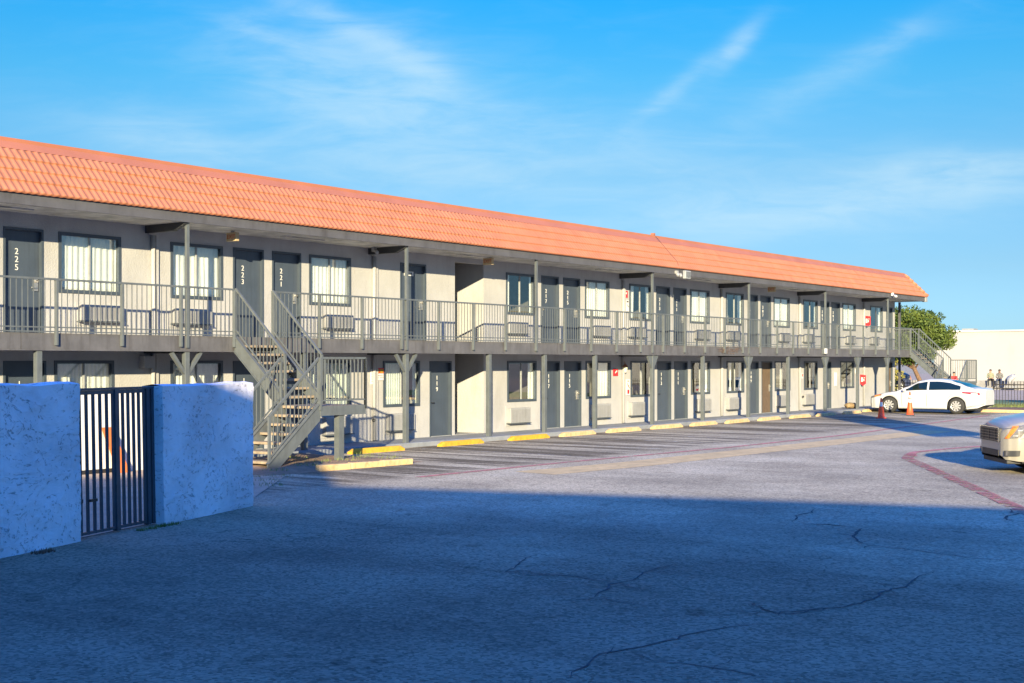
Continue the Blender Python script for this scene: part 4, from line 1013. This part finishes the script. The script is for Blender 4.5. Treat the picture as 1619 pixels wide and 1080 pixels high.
SED = dict(L=4.88, wr=.335, wheels=(.95, 3.78), clear=.17, spokes=9, crown=.03, top=.66,
           belt=[(0, .60), (.06, .68), (.3, .75), (.9, .87), (1.45, .945), (2.6, .955), (3.6, .985), (4.2, 1.03), (4.6, 1.07), (4.82, 1.04), (4.88, .98)],
           w=[(0, .52), (.05, .66), (.15, .77), (.35, .86), (.7, .905), (1.2, .915), (3.8, .92), (4.4, .88), (4.7, .80), (4.84, .70), (4.88, .60)],
           bot=[(0, .34), (.12, .20), (.8, .19), (4.1, .20), (4.6, .26), (4.88, .38)],
           roof=[(1.28, .94), (1.6, 1.10), (2.15, 1.37), (2.55, 1.435), (3.0, 1.44), (3.4, 1.40), (3.8, 1.29), (4.2, 1.14), (4.5, 1.05)], gh=(1.28, 4.5),
           side_glass=[(1.50, 2.53), (2.61, 3.92)], screens=[(1.36, 2.12, 'windscreen'), (3.5, 4.32, 'rear_window')],
           patches=[('headlight', [(.10, .60), (.62, .74), (.60, .80), (.10, .68)], 'lens'), ('indicator', [(.30, .67), (.60, .755), (.58, .80), (.32, .735)], 'amber'),
                    ('tail_light', [(4.0, .88), (4.70, .80), (4.78, .90), (4.05, .93)], 'redlens'), ('tail_light_lens', [(4.38, .835), (4.6, .81), (4.62, .86), (4.38, .875)], 'signwhite'),
                    ('door_seam', [(1.52, .30), (1.53, .30), (1.50, .92), (1.49, .92)], 'black'), ('door_seam', [(2.56, .30), (2.568, .30), (2.575, .93), (2.567, .93)], 'black'), ('door_seam', [(3.42, .62), (3.428, .62), (3.70, .95), (3.692, .95)], 'black'),
                    ('door_handle', [(2.30, .80), (2.5, .805), (2.5, .83), (2.30, .825)], 'signwhite'), ('door_handle', [(3.38, .83), (3.58, .835), (3.58, .86), (3.38, .855)], 'signwhite'),
                    ('rear_valance', [(4.15, .24), (4.84, .40), (4.86, .48), (4.25, .33)], 'steel_dark'), ('sill', [(1.35, .20), (3.36, .20), (3.36, .24), (1.35, .24)], 'steel_dark')], mirror=(1.62, .96))
# sedan nose towards the facade (+Y): local -X -> world +Y
sedan = thing('white_sedan', (57.45, -1.72, LOT), 'clean white four door sedan parked nose in at the end of the motel', 'car', None, R(-90))
make_car(sedan, SED, M['carwhite']); sedan.location = (57.4, -1.80, LOT); sedan.scale = (1.03, 1.03, 1.02)
navy = thing('dark_van', (92, 11.9, LOT), 'dark navy van parked in the distance seen past the end wall of the motel', 'van', None, R(140))

SUVD = dict(L=4.83, wr=.375, wheels=(1.00, 3.81), clear=.22, spokes=6, crown=.075, top=.70,
            belt=[(0, .78), (.03, .86), (.08, .92), (.18, .975), (.35, 1.03), (.9, 1.12), (1.4, 1.17), (2.6, 1.15), (3.8, 1.17), (4.5, 1.2), (4.76, 1.16), (4.83, 1.0)],
            w=[(0, .60), (.03, .70), (.1, .80), (.25, .885), (.5, .94), (1.0, .95), (3.9, .95), (4.5, .90), (4.75, .82), (4.83, .74)],
            bot=[(0, .36), (.06, .28), (.3, .25), (.9, .26), (4.1, .27), (4.6, .34), (4.83, .46)],
            roof=[(1.30, 1.16), (1.7, 1.32), (2.2, 1.52), (2.7, 1.62), (3.4, 1.63), (4.1, 1.58), (4.45, 1.42), (4.7, 1.2)], gh=(1.30, 4.7),
            side_glass=[(1.75, 2.75), (2.85, 3.7), (3.78, 4.3)], screens=[(1.4, 2.15, 'windscreen'), (4.3, 4.62, 'rear_window')],
            patches=[('headlight', [(.045, .70), (.30, .72), (.52, 1.00), (.19, .955)], 'lens'), ('indicator', [(.05, .70), (.11, .707), (.29, .955), (.19, .95)], 'amber'), ('headlight_bar', [(.26, .85), (.34, .855), (.36, .88), (.275, .875)], 'ac'), ('headlight_bar', [(.17, .745), (.26, .75), (.27, .775), (.18, .77)], 'ac'),
                     ('fog_slot', [(.05, .35), (.30, .36), (.31, .47), (.05, .46)], 'beam'), ('fog_lamp', [(.07, .365), (.12, .367), (.12, .455), (.07, .453)], 'lens'),
                     ('bumper_seam', [(.31, .70), (.60, .73), (.60, .735), (.31, .705)], 'black'), ('bonnet_seam', [(.05, .885), (.36, .952), (.36, .957), (.05, .89)], 'black'),
                     ('door_seam', [(1.55, .40), (1.56, .40), (1.53, 1.06), (1.52, 1.06)], 'black'), ('door_seam', [(2.8, .40), (2.81, .40), (2.81, 1.08), (2.80, 1.08)], 'black'), ('door_handle', [(2.5, .92), (2.7, .925), (2.7, .95), (2.5, .945)], 'chrome'), ('tail_light', [(4.35, .95), (4.72, .92), (4.74, 1.15), (4.45, 1.15)], 'redlens')], mirror=(1.75, 1.14))


def suv_front(root):
    """grille, air slots and skid plate on the nose"""
    gr = MB(); gr.box(-.03, .06, -.56, .56, .62, .90); gl_ = gr.build('grille', M['black'], root, local=True, bevel=.02)
    sl = MB()
    for k in range(5): z = .645 + k * .056; sl.box(-.046, -.031, -.54, .54, z, z + .014)
    for y in (-.36, 0, .34): sl.box(-.042, -.031, y, y + .02, .63, .89)
    sl.build('grille_bar', M['beam_brown'], gl_, local=True)
    su = MB(); su.box(-.038, -.028, -.58, .58, .90, .915); su.box(-.038, -.028, -.58, -.56, .61, .90); su.box(-.038, -.028, .56, .58, .61, .90); su.build('grille_surround', M['chrome'], gl_, local=True)
    MB().box(-.012, .03, -.50, .50, .34, .46).build('air_slot', M['black'], root, local=True)
    MB().box(.08, .8, -.72, .72, .19, .285).build('skid_plate', M['beam'], root, local=True, bevel=.02)
make_car(navy, SUVD, M['carnavy']); navy.scale = (1.1, 1.1, 1.35)
navy.location = (92, CAM.y + (92 - CAM.x) * ((SA - (1432 - CXP) / FPX * CA) / (CA + (1432 - CXP) / FPX * SA)), LOT)
# camera-side front corner of the SUV, heading seen from the photo
SH = math.atan2(.89, -.46) + R(7)                         # compass of the nose
suv = thing('pearl_suv', (0, 0, LOT), 'pearl beige SUV with large grille at the right edge, only its nose in view', 'car', 'beige cars at the right edge')
make_car(suv, SUVD, M['carpearl']); suv_front(suv)
tail = Vector((-math.cos(SH), -math.sin(SH)))      # local +X
suv.rotation_euler = (0, 0, math.atan2(tail.y, tail.x))
nose = Vector((27.55, -15.67)); suv.location = (nose.x, nose.y, LOT); suv.scale = (1, 1, 1)
sv2 = dup(suv); sv2.location = (nose.x - 2.1, nose.y - 2.15, LOT); tag(sv2, 'pearl beige SUV parked beside the first one, just outside the right edge', 'car')

# ------------------------------------------------------------------ far right: kerb, planting bed, fence, people, white building, trees
tag(MB().box(59.3, 59.46, -60, -5.2, LOT, LOT + .13).build('kerb', M['yellow_old'], bevel=.02), kind='structure')
flat('mulch_bed', [(59.46, -60), (64.2, -60), (64.2, -4.9), (59.46, -4.9)], LOT + .10, M['mulch'])
flat('lawn', [(64.2, -60), (78, -60), (78, 30), (66.3, 30), (66.3, -.5), (64.2, -4.9)], LOT + .02, M['grass'])
flat('far_lot', [(78, -80), (240, -80), (240, 60), (78, 60)], LOT + .03, M['court'])
tuft_field('grass', [(random.uniform(62.6, 66.5), random.uniform(-14, -4.2), LOT + .08) for _ in range(90)], 40, .22, .45, M['grass'], 'lit grass strip along the black picket fence')


def fence(x, ya, yb, label):
    f = thing('picket_fence', (x, ya, LOT), label, 'fence')
    m = MB(); n = int(abs(yb - ya) / .14)
    for i in range(n + 1): y = ya + (yb - ya) * i / n; m.box(x - .009, x + .009, y - .009, y + .009, LOT + .06, 1.16)
    m.build('pickets', M['fence'], f)
    for z in (1.0, .82, LOT + .14): MB().box(x - .02, x + .02, min(ya, yb), max(ya, yb), z - .025, z + .025).build('fence_rail', M['fence'], f)
    k = 0
    while True:
        y = ya + (yb - ya) / abs(yb - ya) * 2.4 * k
        if abs(y - ya) > abs(yb - ya): break
        MB().box(x - .03, x + .03, y - .03, y + .03, LOT, 1.24).build('fence_post', M['fence'], f); k += 1
fence(65.5, -4.6, -16, 'black metal picket fence along the grass behind the white sedan')
fence(67.5, 8, -1.2, 'black metal picket fence beyond the end wall of the motel')

bw = thing('warehouse', (128, -20, 0), 'large plain cream warehouse wall in the distance behind the fence', 'building')
w_ = MB(); w_.prism([(116.3, 15.4, LOT), (118.3, -60, LOT), (150, -60, LOT), (150, 15.4, LOT)], (0, 0, 4.83)); w_.build('wall', M['farwall'], bw)
MB().prism([(116.15, 15.6, 4.71), (118.15, -60, 4.71), (118.4, -60, 4.71), (116.4, 15.6, 4.71)], (0, 0, .1)).build('coping', M['white'], bw)
MB().box(117.0, 118.2, 12.2, 13.2, 4.81, 5.0).build('roof_vent', M['steel_dark'], bw)
lw = MB().box(106.2, 106.7, -26, 22, LOT, .62).build('retaining_wall', M['concrete'], bevel=.03); tag(lw, 'low grey concrete wall the two seated people sit on', 'wall')
ub = thing('utility_trailer', (74, -6.4, LOT), 'grey metal utility trailer box behind the picket fence', 'trailer')
MB().box(73.2, 74.9, -6.1, -4.2, .12, .86).build('trailer_box', M['steel_dark'], ub, bevel=.02); MB().box(73.15, 73.2, -6.15, -6.05, LOT, .95).build('corner_post', M['signwhite'], ub); MB().box(73.4, 74.8, -6.0, -4.3, -.02, .119).build('chassis', M['black'], ub)
rb = MB().box(79, 79.4, -12.5, -6.4, LOT, .50).build('concrete_barrier', M['concrete'], bevel=.05); tag(rb, 'low grey concrete barrier on the grass behind the fence', 'barrier')


def leaf_cloud(m, c, rx, ry, rz, n, size, holes=.0, flatten=.0):
    for _ in range(n):
        while True:
            p = Vector((random.uniform(-1, 1), random.uniform(-1, 1), random.uniform(-1, 1)))
            if .35 < p.length < 1: break
        q = Vector((c[0] + p.x * rx, c[1] + p.y * ry, c[2] + p.z * rz))
        a = Vector((random.gauss(0, 1), random.gauss(0, 1), random.gauss(0, 1) * (1 - flatten))).normalized(); b = a.orthogonal().normalized(); b.rotate(Matrix.Rotation(random.random() * 6.28, 3, a)); s = size * random.uniform(.6, 1.3)
        cc = a.cross(b)
        m.add([q - b * s, q + cc * s * .42, q + b * s, q - cc * s * .42], [(0, 1, 2, 3)])


def tree(name, base, h, crown, lab, mats, trunk_r=.16, clumps=60, leaves=60, size=.09, seed=1):
    random.seed(seed)
    t = thing(name, base, lab, 'tree')
    cx, cy, cz, rx, ry, rz = crown
    tr = MB(); b = Vector(base); top = Vector((cx, cy, cz - rz * .2))
    tr.tube([b, b.lerp(top, .35) + Vector((.06, .03, 0)), b.lerp(top, .7) - Vector((.05, .02, 0)), top], [trunk_r, trunk_r * .8, trunk_r * .6, trunk_r * .3], 10)
    cl = []
    for k in range(clumps):
        while True:
            p = Vector((random.uniform(-1, 1), random.uniform(-1, 1), random.uniform(-.9, 1)))
            if .3 < p.length < 1: break
        k2 = 1 + .12 * noise.noise((p.x * 2, p.y * 2, p.z * 2 + seed)); cl.append(Vector((cx + p.x * rx * k2, cy + p.y * ry * k2, cz + p.z * rz * k2)))
    for c in cl[::4]:
        s = b.lerp(top, random.uniform(.45, .95)); tr.tube([s, s.lerp(c, .55) + Vector((0, 0, .12)), c], [trunk_r * .35, trunk_r * .2, .012], 6)
    tr.build('trunk', M['bark'], t, smooth=True)
    ma, mb_ = MB(), MB()
    for i, c in enumerate(cl):
        r = random.uniform(.34, .62) * (rx + rz) / 2 * .55
        leaf_cloud(ma if i % 3 else mb_, c, r * 1.25, r * 1.25, r * .62, leaves, size, flatten=.3)
    cr = ma.build('crown', mats[0], t); mb_.build('inner_crown', mats[1], cr)
    return t
tree('broad_tree', (83.0, 4.6, LOT), 5.4, (83.2, 6.35, 3.75, 2.8, 2.8, 1.7), 'round bushy green tree beyond the far end of the motel', (M['leaf'], M['leaf_dark']), .17, 170, 170, .11, 3)
tree('young_tree', (74.5, 4.05, LOT), 2.6, (74.5, 4.05, 1.35, .75, .75, 1.15), 'small yellow green shrub under the far staircase', (M['leaf_yellow'], M['leaf']), .05, 34, 70, .06, 5)
for k, (x, y, h, r) in enumerate(((150, 60, 6.0, 5), (158, 66, 6.5, 6))): pass


# ------------------------------------------------------------------ people
def person(loc, rz, pose, cloth, leg, skin, lab, cap=None):
    """one continuous skinned body; pose: joint name -> position (metres, facing -Y)"""
    t = thing('person', loc, lab, 'person', None, rz)
    J = pose['j']; E = pose['e']; names = list(J)
    me = bpy.data.meshes.new('body'); me.from_pydata([J[n][0] for n in names], [(names.index(a), names.index(b)) for a, b in E], []); me.update()
    o = bpy.data.objects.new('body', me); COL.objects.link(o)
    sk = o.modifiers.new('skin', 'SKIN'); ss = o.modifiers.new('smooth', 'SUBSURF'); ss.levels = 1; ss.render_levels = 1
    for i, n in enumerate(names):
        r = J[n][1]; v = me.skin_vertices[0].data[i]; v.radius = (r, r); v.use_root = (n == 'pelvis')
    bpy.context.view_layer.update()
    m2 = bpy.data.meshes.new_from_object(o.evaluated_get(bpy.context.evaluated_depsgraph_get())); bpy.data.objects.remove(o); m2.name = 'body'
    for mt in (skin, cloth, leg): m2.materials.append(mt)
    for p in m2.polygons:
        c = p.center; p.use_smooth = True
        p.material_index = 2 if (c.z < pose['waist'] or c.y < pose['lapy']) and c.z < pose['waist'] + .06 else (0 if c.z > pose['neck'] or pose['hand'](c) else 1)
    b = bpy.data.objects.new('body', m2); COL.objects.link(b); b.parent = t; ORG[b.name] = Vector(loc)
    h = J['head'][0]; hm = MB()
    rows = []
    for i in range(7):
        a = math.pi * i / 12 - .12; rows.append([(h[0] + .112 * math.cos(k * math.pi / 6) * math.sin(max(a, 0) + .02), h[1] + .022 + .118 * math.sin(k * math.pi / 6) * math.sin(max(a, 0) + .02), h[2] + .045 + .118 * math.cos(max(a, 0))) for k in range(13)])
    hm.grid(rows); hm.build('hair', cap or M['hair'], t, smooth=True, local=True)
    fm = MB()
    for s in (-1, 1): fm.box(h[0] + s * .035 - .012, h[0] + s * .035 + .012, h[1] - .108, h[1] - .092, h[2] + .012, h[2] + .026)
    fm.box(h[0] - .025, h[0] + .025, h[1] - .105, h[1] - .09, h[2] - .055, h[2] - .046); fm.build('face_features', M['hair'], t, local=True)
    return t


def seated(lean=.0, armfwd=.0, kn=.2):
    j = {'pelvis': ((0, 0, .10), .15), 'belly': ((0, -.01 + lean * .3, .27), .145), 'chest': ((0, -.03 - lean * .3, .44), .155), 'neck': ((0, -.05 - lean, .60), .058), 'head': ((0, -.07 - lean, .73), .098), 'crown': ((0, -.06 - lean, .83), .07)}
    e = [('pelvis', 'belly'), ('belly', 'chest'), ('chest', 'neck'), ('neck', 'head'), ('head', 'crown')]
    for s, n in ((-1, 'a'), (1, 'b')):
        j['sh' + n] = ((s * .19, -.04 - lean * .5, .52), .075); j['el' + n] = ((s * .25, -.10 - armfwd, .28), .052); j['wr' + n] = ((s * .12, -.30 - armfwd, .20), .04); j['ha' + n] = ((s * .07, -.37 - armfwd, .19), .045)
        j['hip' + n] = ((s * .10, -.08, .08), .105); j['kn' + n] = ((s * kn, -.44, .10), .075); j['an' + n] = ((s * kn * .9, -.40, -.34), .05); j['to' + n] = ((s * kn, -.55, -.40), .045)
        e += [('chest', 'sh' + n), ('sh' + n, 'el' + n), ('el' + n, 'wr' + n), ('wr' + n, 'ha' + n), ('pelvis', 'hip' + n), ('hip' + n, 'kn' + n), ('kn' + n, 'an' + n), ('an' + n, 'to' + n)]
    return dict(j=j, e=e, waist=.15, neck=.60, lapy=-9, hand=lambda c: abs(c.x) < .16 and c.y < -.31 - armfwd and c.z > .14)
def farpt(px, x):
    X = (px - CXP) / FPX; t = (x - CAM.x) / (CA + X * SA); return CAM.y + t * (SA - X * CA)
FACE = R(-90) + R(20)
person((106.3, farpt(1566, 106.3), .62), R(-70), seated(.02), M['olive'], M['darkcloth'], M['skin'], 'person in an olive jacket and dark trousers sitting on the low wall')
person((106.3, farpt(1580.5, 106.3), .62), R(-80), seated(.08, .05, .16), M['greyknit'], M['denim'], M['skin2'], 'person in a mottled grey jacket and jeans sitting beside the blanket cart')
# cart under a patterned blanket
cx_, cy_ = 105.2, farpt(1598, 105.2)
ct = thing('blanket_cart', (cx_, cy_, LOT), 'cart heaped with a black and white patterned blanket beside the seated people', 'cart')
rows = []
for i in range(13):
    t = i / 12; row = []
    for k in range(13):
        a = 2 * math.pi * k / 12; r = (.5 + .5 * math.sin(math.pi * min(1, .15 + t))) * .62
        row.append((cx_ + r * .55 * math.cos(a) + .05 * noise.noise((t * 4, k, 1)), cy_ - .55 * t * 1.2 + .35 + r * .35 * math.cos(a) , .55 + .45 * t + r * .55 * math.sin(a) + .08 * noise.noise((t * 5, k * .8, 2))))
    rows.append(row)
MB().grid(rows).build('blanket', M['blanket'], ct, smooth=True)
cf = MB(); cf.box(cx_ - .3, cx_ + .3, cy_ - .5, cy_ + .4, .12, .2)
for sx in (-.28, .28):
    for sy in (-.48, .38): cf.bar((cx_ + sx, cy_ + sy, LOT + .1), (cx_ + sx, cy_ + sy, .7), .03, .03)
cf.build('cart_frame', M['steel_dark'], ct)
wl = MB()
for sx in (-.28, .28):
    for sy in (-.48, .38): wl.lathe([(.09, -.02), (.1, 0), (.09, .02)], (cx_ + sx, cy_ + sy, LOT + .1), 'y', 12)
wl.build('cart_wheel', M['black'], ct)
# group beyond the far stairs
X3 = 92.0
pr = seated(.18, .1, .15)
person((X3, farpt(1507, X3), .52), R(-60), pr, M['redcloth'], M['darkcloth'], M['skin'], 'person in a red jacket sitting beyond the landing of the far staircase')
sb = MB().box(X3 - .25, X3 + .3, farpt(1507, X3) - .3, farpt(1507, X3) + .3, LOT, .53).build('storage_crate', M['steel_dark'], bevel=.02); tag(sb, 'grey crate under the person in the red jacket', 'crate')
yb_ = farpt(1494, 91.0)
sp = thing('shopping_cart', (91, yb_, LOT), 'wire shopping cart loaded with pale bags beyond the far staircase', 'cart')
wc = MB()
for k in range(9): wc.box(90.6 + .1 * k - .006, 90.6 + .1 * k + .006, yb_ - .3, yb_ - .288, .35, .95); wc.box(90.6 + .1 * k - .006, 90.6 + .1 * k + .006, yb_ + .288, yb_ + .3, .35, .95)
for z in (.35, .65, .95): wc.box(90.58, 91.42, yb_ - .306, yb_ - .286, z - .012, z + .012); wc.box(90.58, 91.42, yb_ + .286, yb_ + .306, z - .012, z + .012); wc.box(90.58, 90.6, yb_ - .3, yb_ + .3, z - .012, z + .012)
wc.build('basket', M['steel'], sp)
for (dx, dy, dz, r, mt_) in ((-.15, -.1, .75, .28, 'tarp'), (.15, .1, .82, .25, 'reflective'), (0, -.15, 1.0, .2, 'steel_dark')):
    MB().lathe([(.001, r), (r * .5, r * .85), (r * .95, r * .3), (r, -.1), (r * .7, -r * .8), (.001, -r)], (91 + dx, yb_ + dy, dz), 'z', 10).build('bag', M[mt_], sp, smooth=True)
lg = MB()
for dx in (-.35, .35):
    for dy in (-.25, .25): lg.bar((91 + dx, yb_ + dy, LOT + .1), (91 + dx, yb_ + dy, .35), .03, .03)
lg.build('cart_leg', M['steel'], sp)
yt = farpt(1472, 84.0)
tp_ = MB(); tp_.prism([(83.6, yt + .75, LOT), (83.6, yt - .75, LOT), (83.6, yt - .55, .35), (83.6, yt - .1, .72), (83.6, yt + .1, .72), (83.6, yt + .6, .30)], (.9, 0, 0)); tag(tp_.build('white_tarp', M['tarp'], bevel=.06), 'white peaked tarp over a heap behind the roof of the sedan', 'tarp')
# bundle and cardboard by the sedan's nose
bd = MB(); rows = []
for i in range(19):
    t = i / 18; r = (math.sin(math.pi * t) ** .45) * .24 + .002
    rows.append([(56.7 + t * 1.15, -.75 + r * 1.0 * math.cos(a) + .04 * noise.noise((t * 5, a, 0)), max(.004, .13 + r * .62 * math.sin(a) * (1.15 - .5 * t) + .05 * noise.noise((t * 7, a * 2, 4)))) for a in [2 * math.pi * k / 16 for k in range(17)]])
bd.grid(rows); tag(bd.build('cloth_bundle', M['tabby'], smooth=True), 'brown patterned cloth bundle lying on the walkway in front of the sedan', 'bundle')

# ------------------------------------------------------------------ unseen wing behind the camera and assumed sign beside it, throwing the long shadows
def camxy(X, Z): return Vector((CAM.x + Z * CA + X * SA, CAM.y + Z * SA - X * CA))
TE = math.tan(SUN_EL); ZP = -7.0
prof = [(-30, 5.2), (-7.0, 5.78), (-5.6, 6.0), (-4.6, 6.3), (-3.95, 6.3), (-3.15, 5.36), (7.0, 4.58), (16.0, 3.85)]
pts = [(*camxy(X, ZP), v - ZP * TE) for X, v in prof]
pts = [(*camxy(-30, ZP), LOT)] + pts + [(*camxy(16, ZP), LOT)]
wing = thing('motel_wing', (*camxy(-5, ZP), 0), 'tall plain stucco wing behind the camera throwing the long shadow over the lot', 'building')
back = camxy(0, ZP - 9) - camxy(0, ZP)
MB().prism(pts, (back.x, back.y, 0)).build('wall', M['stucco'], wing)
for k in range(9):
    for z in (1.2, 4.4):
        a, b = camxy(-20 + k * 3.6, ZP + .04), camxy(-18.4 + k * 3.6, ZP + .04); MB().prism([(a.x, a.y, z), (b.x, b.y, z), (b.x, b.y, z + 1.3), (a.x, a.y, z + 1.3)], (back.x * .005, back.y * .005, 0)).build('window', M['frame'], wing)
py = thing('assumed_pylon_sign', (*camxy(13.3, 21), LOT), 'assumed blank pylon sign out of view on the right, added to cast the shadow near the sedan', 'sign')  # assumed object, added out of view to cast the slanted shadow by the sedan
a, b, c, d = camxy(12.5, 19.8), camxy(14.6, 20.6), camxy(14.55, 21.0), camxy(12.45, 20.2)
MB().prism([(*a, 4.35), (*b, 4.35), (*c, 4.35), (*d, 4.35)], (0, 0, 4.0)).build('caster_panel', M['steel_dark'], py)
p = camxy(13.6, 20.5); MB().tube([(p.x, p.y, LOT), (p.x, p.y, 4.35)], .1, 10).build('caster_post', M['steel_dark'], py)
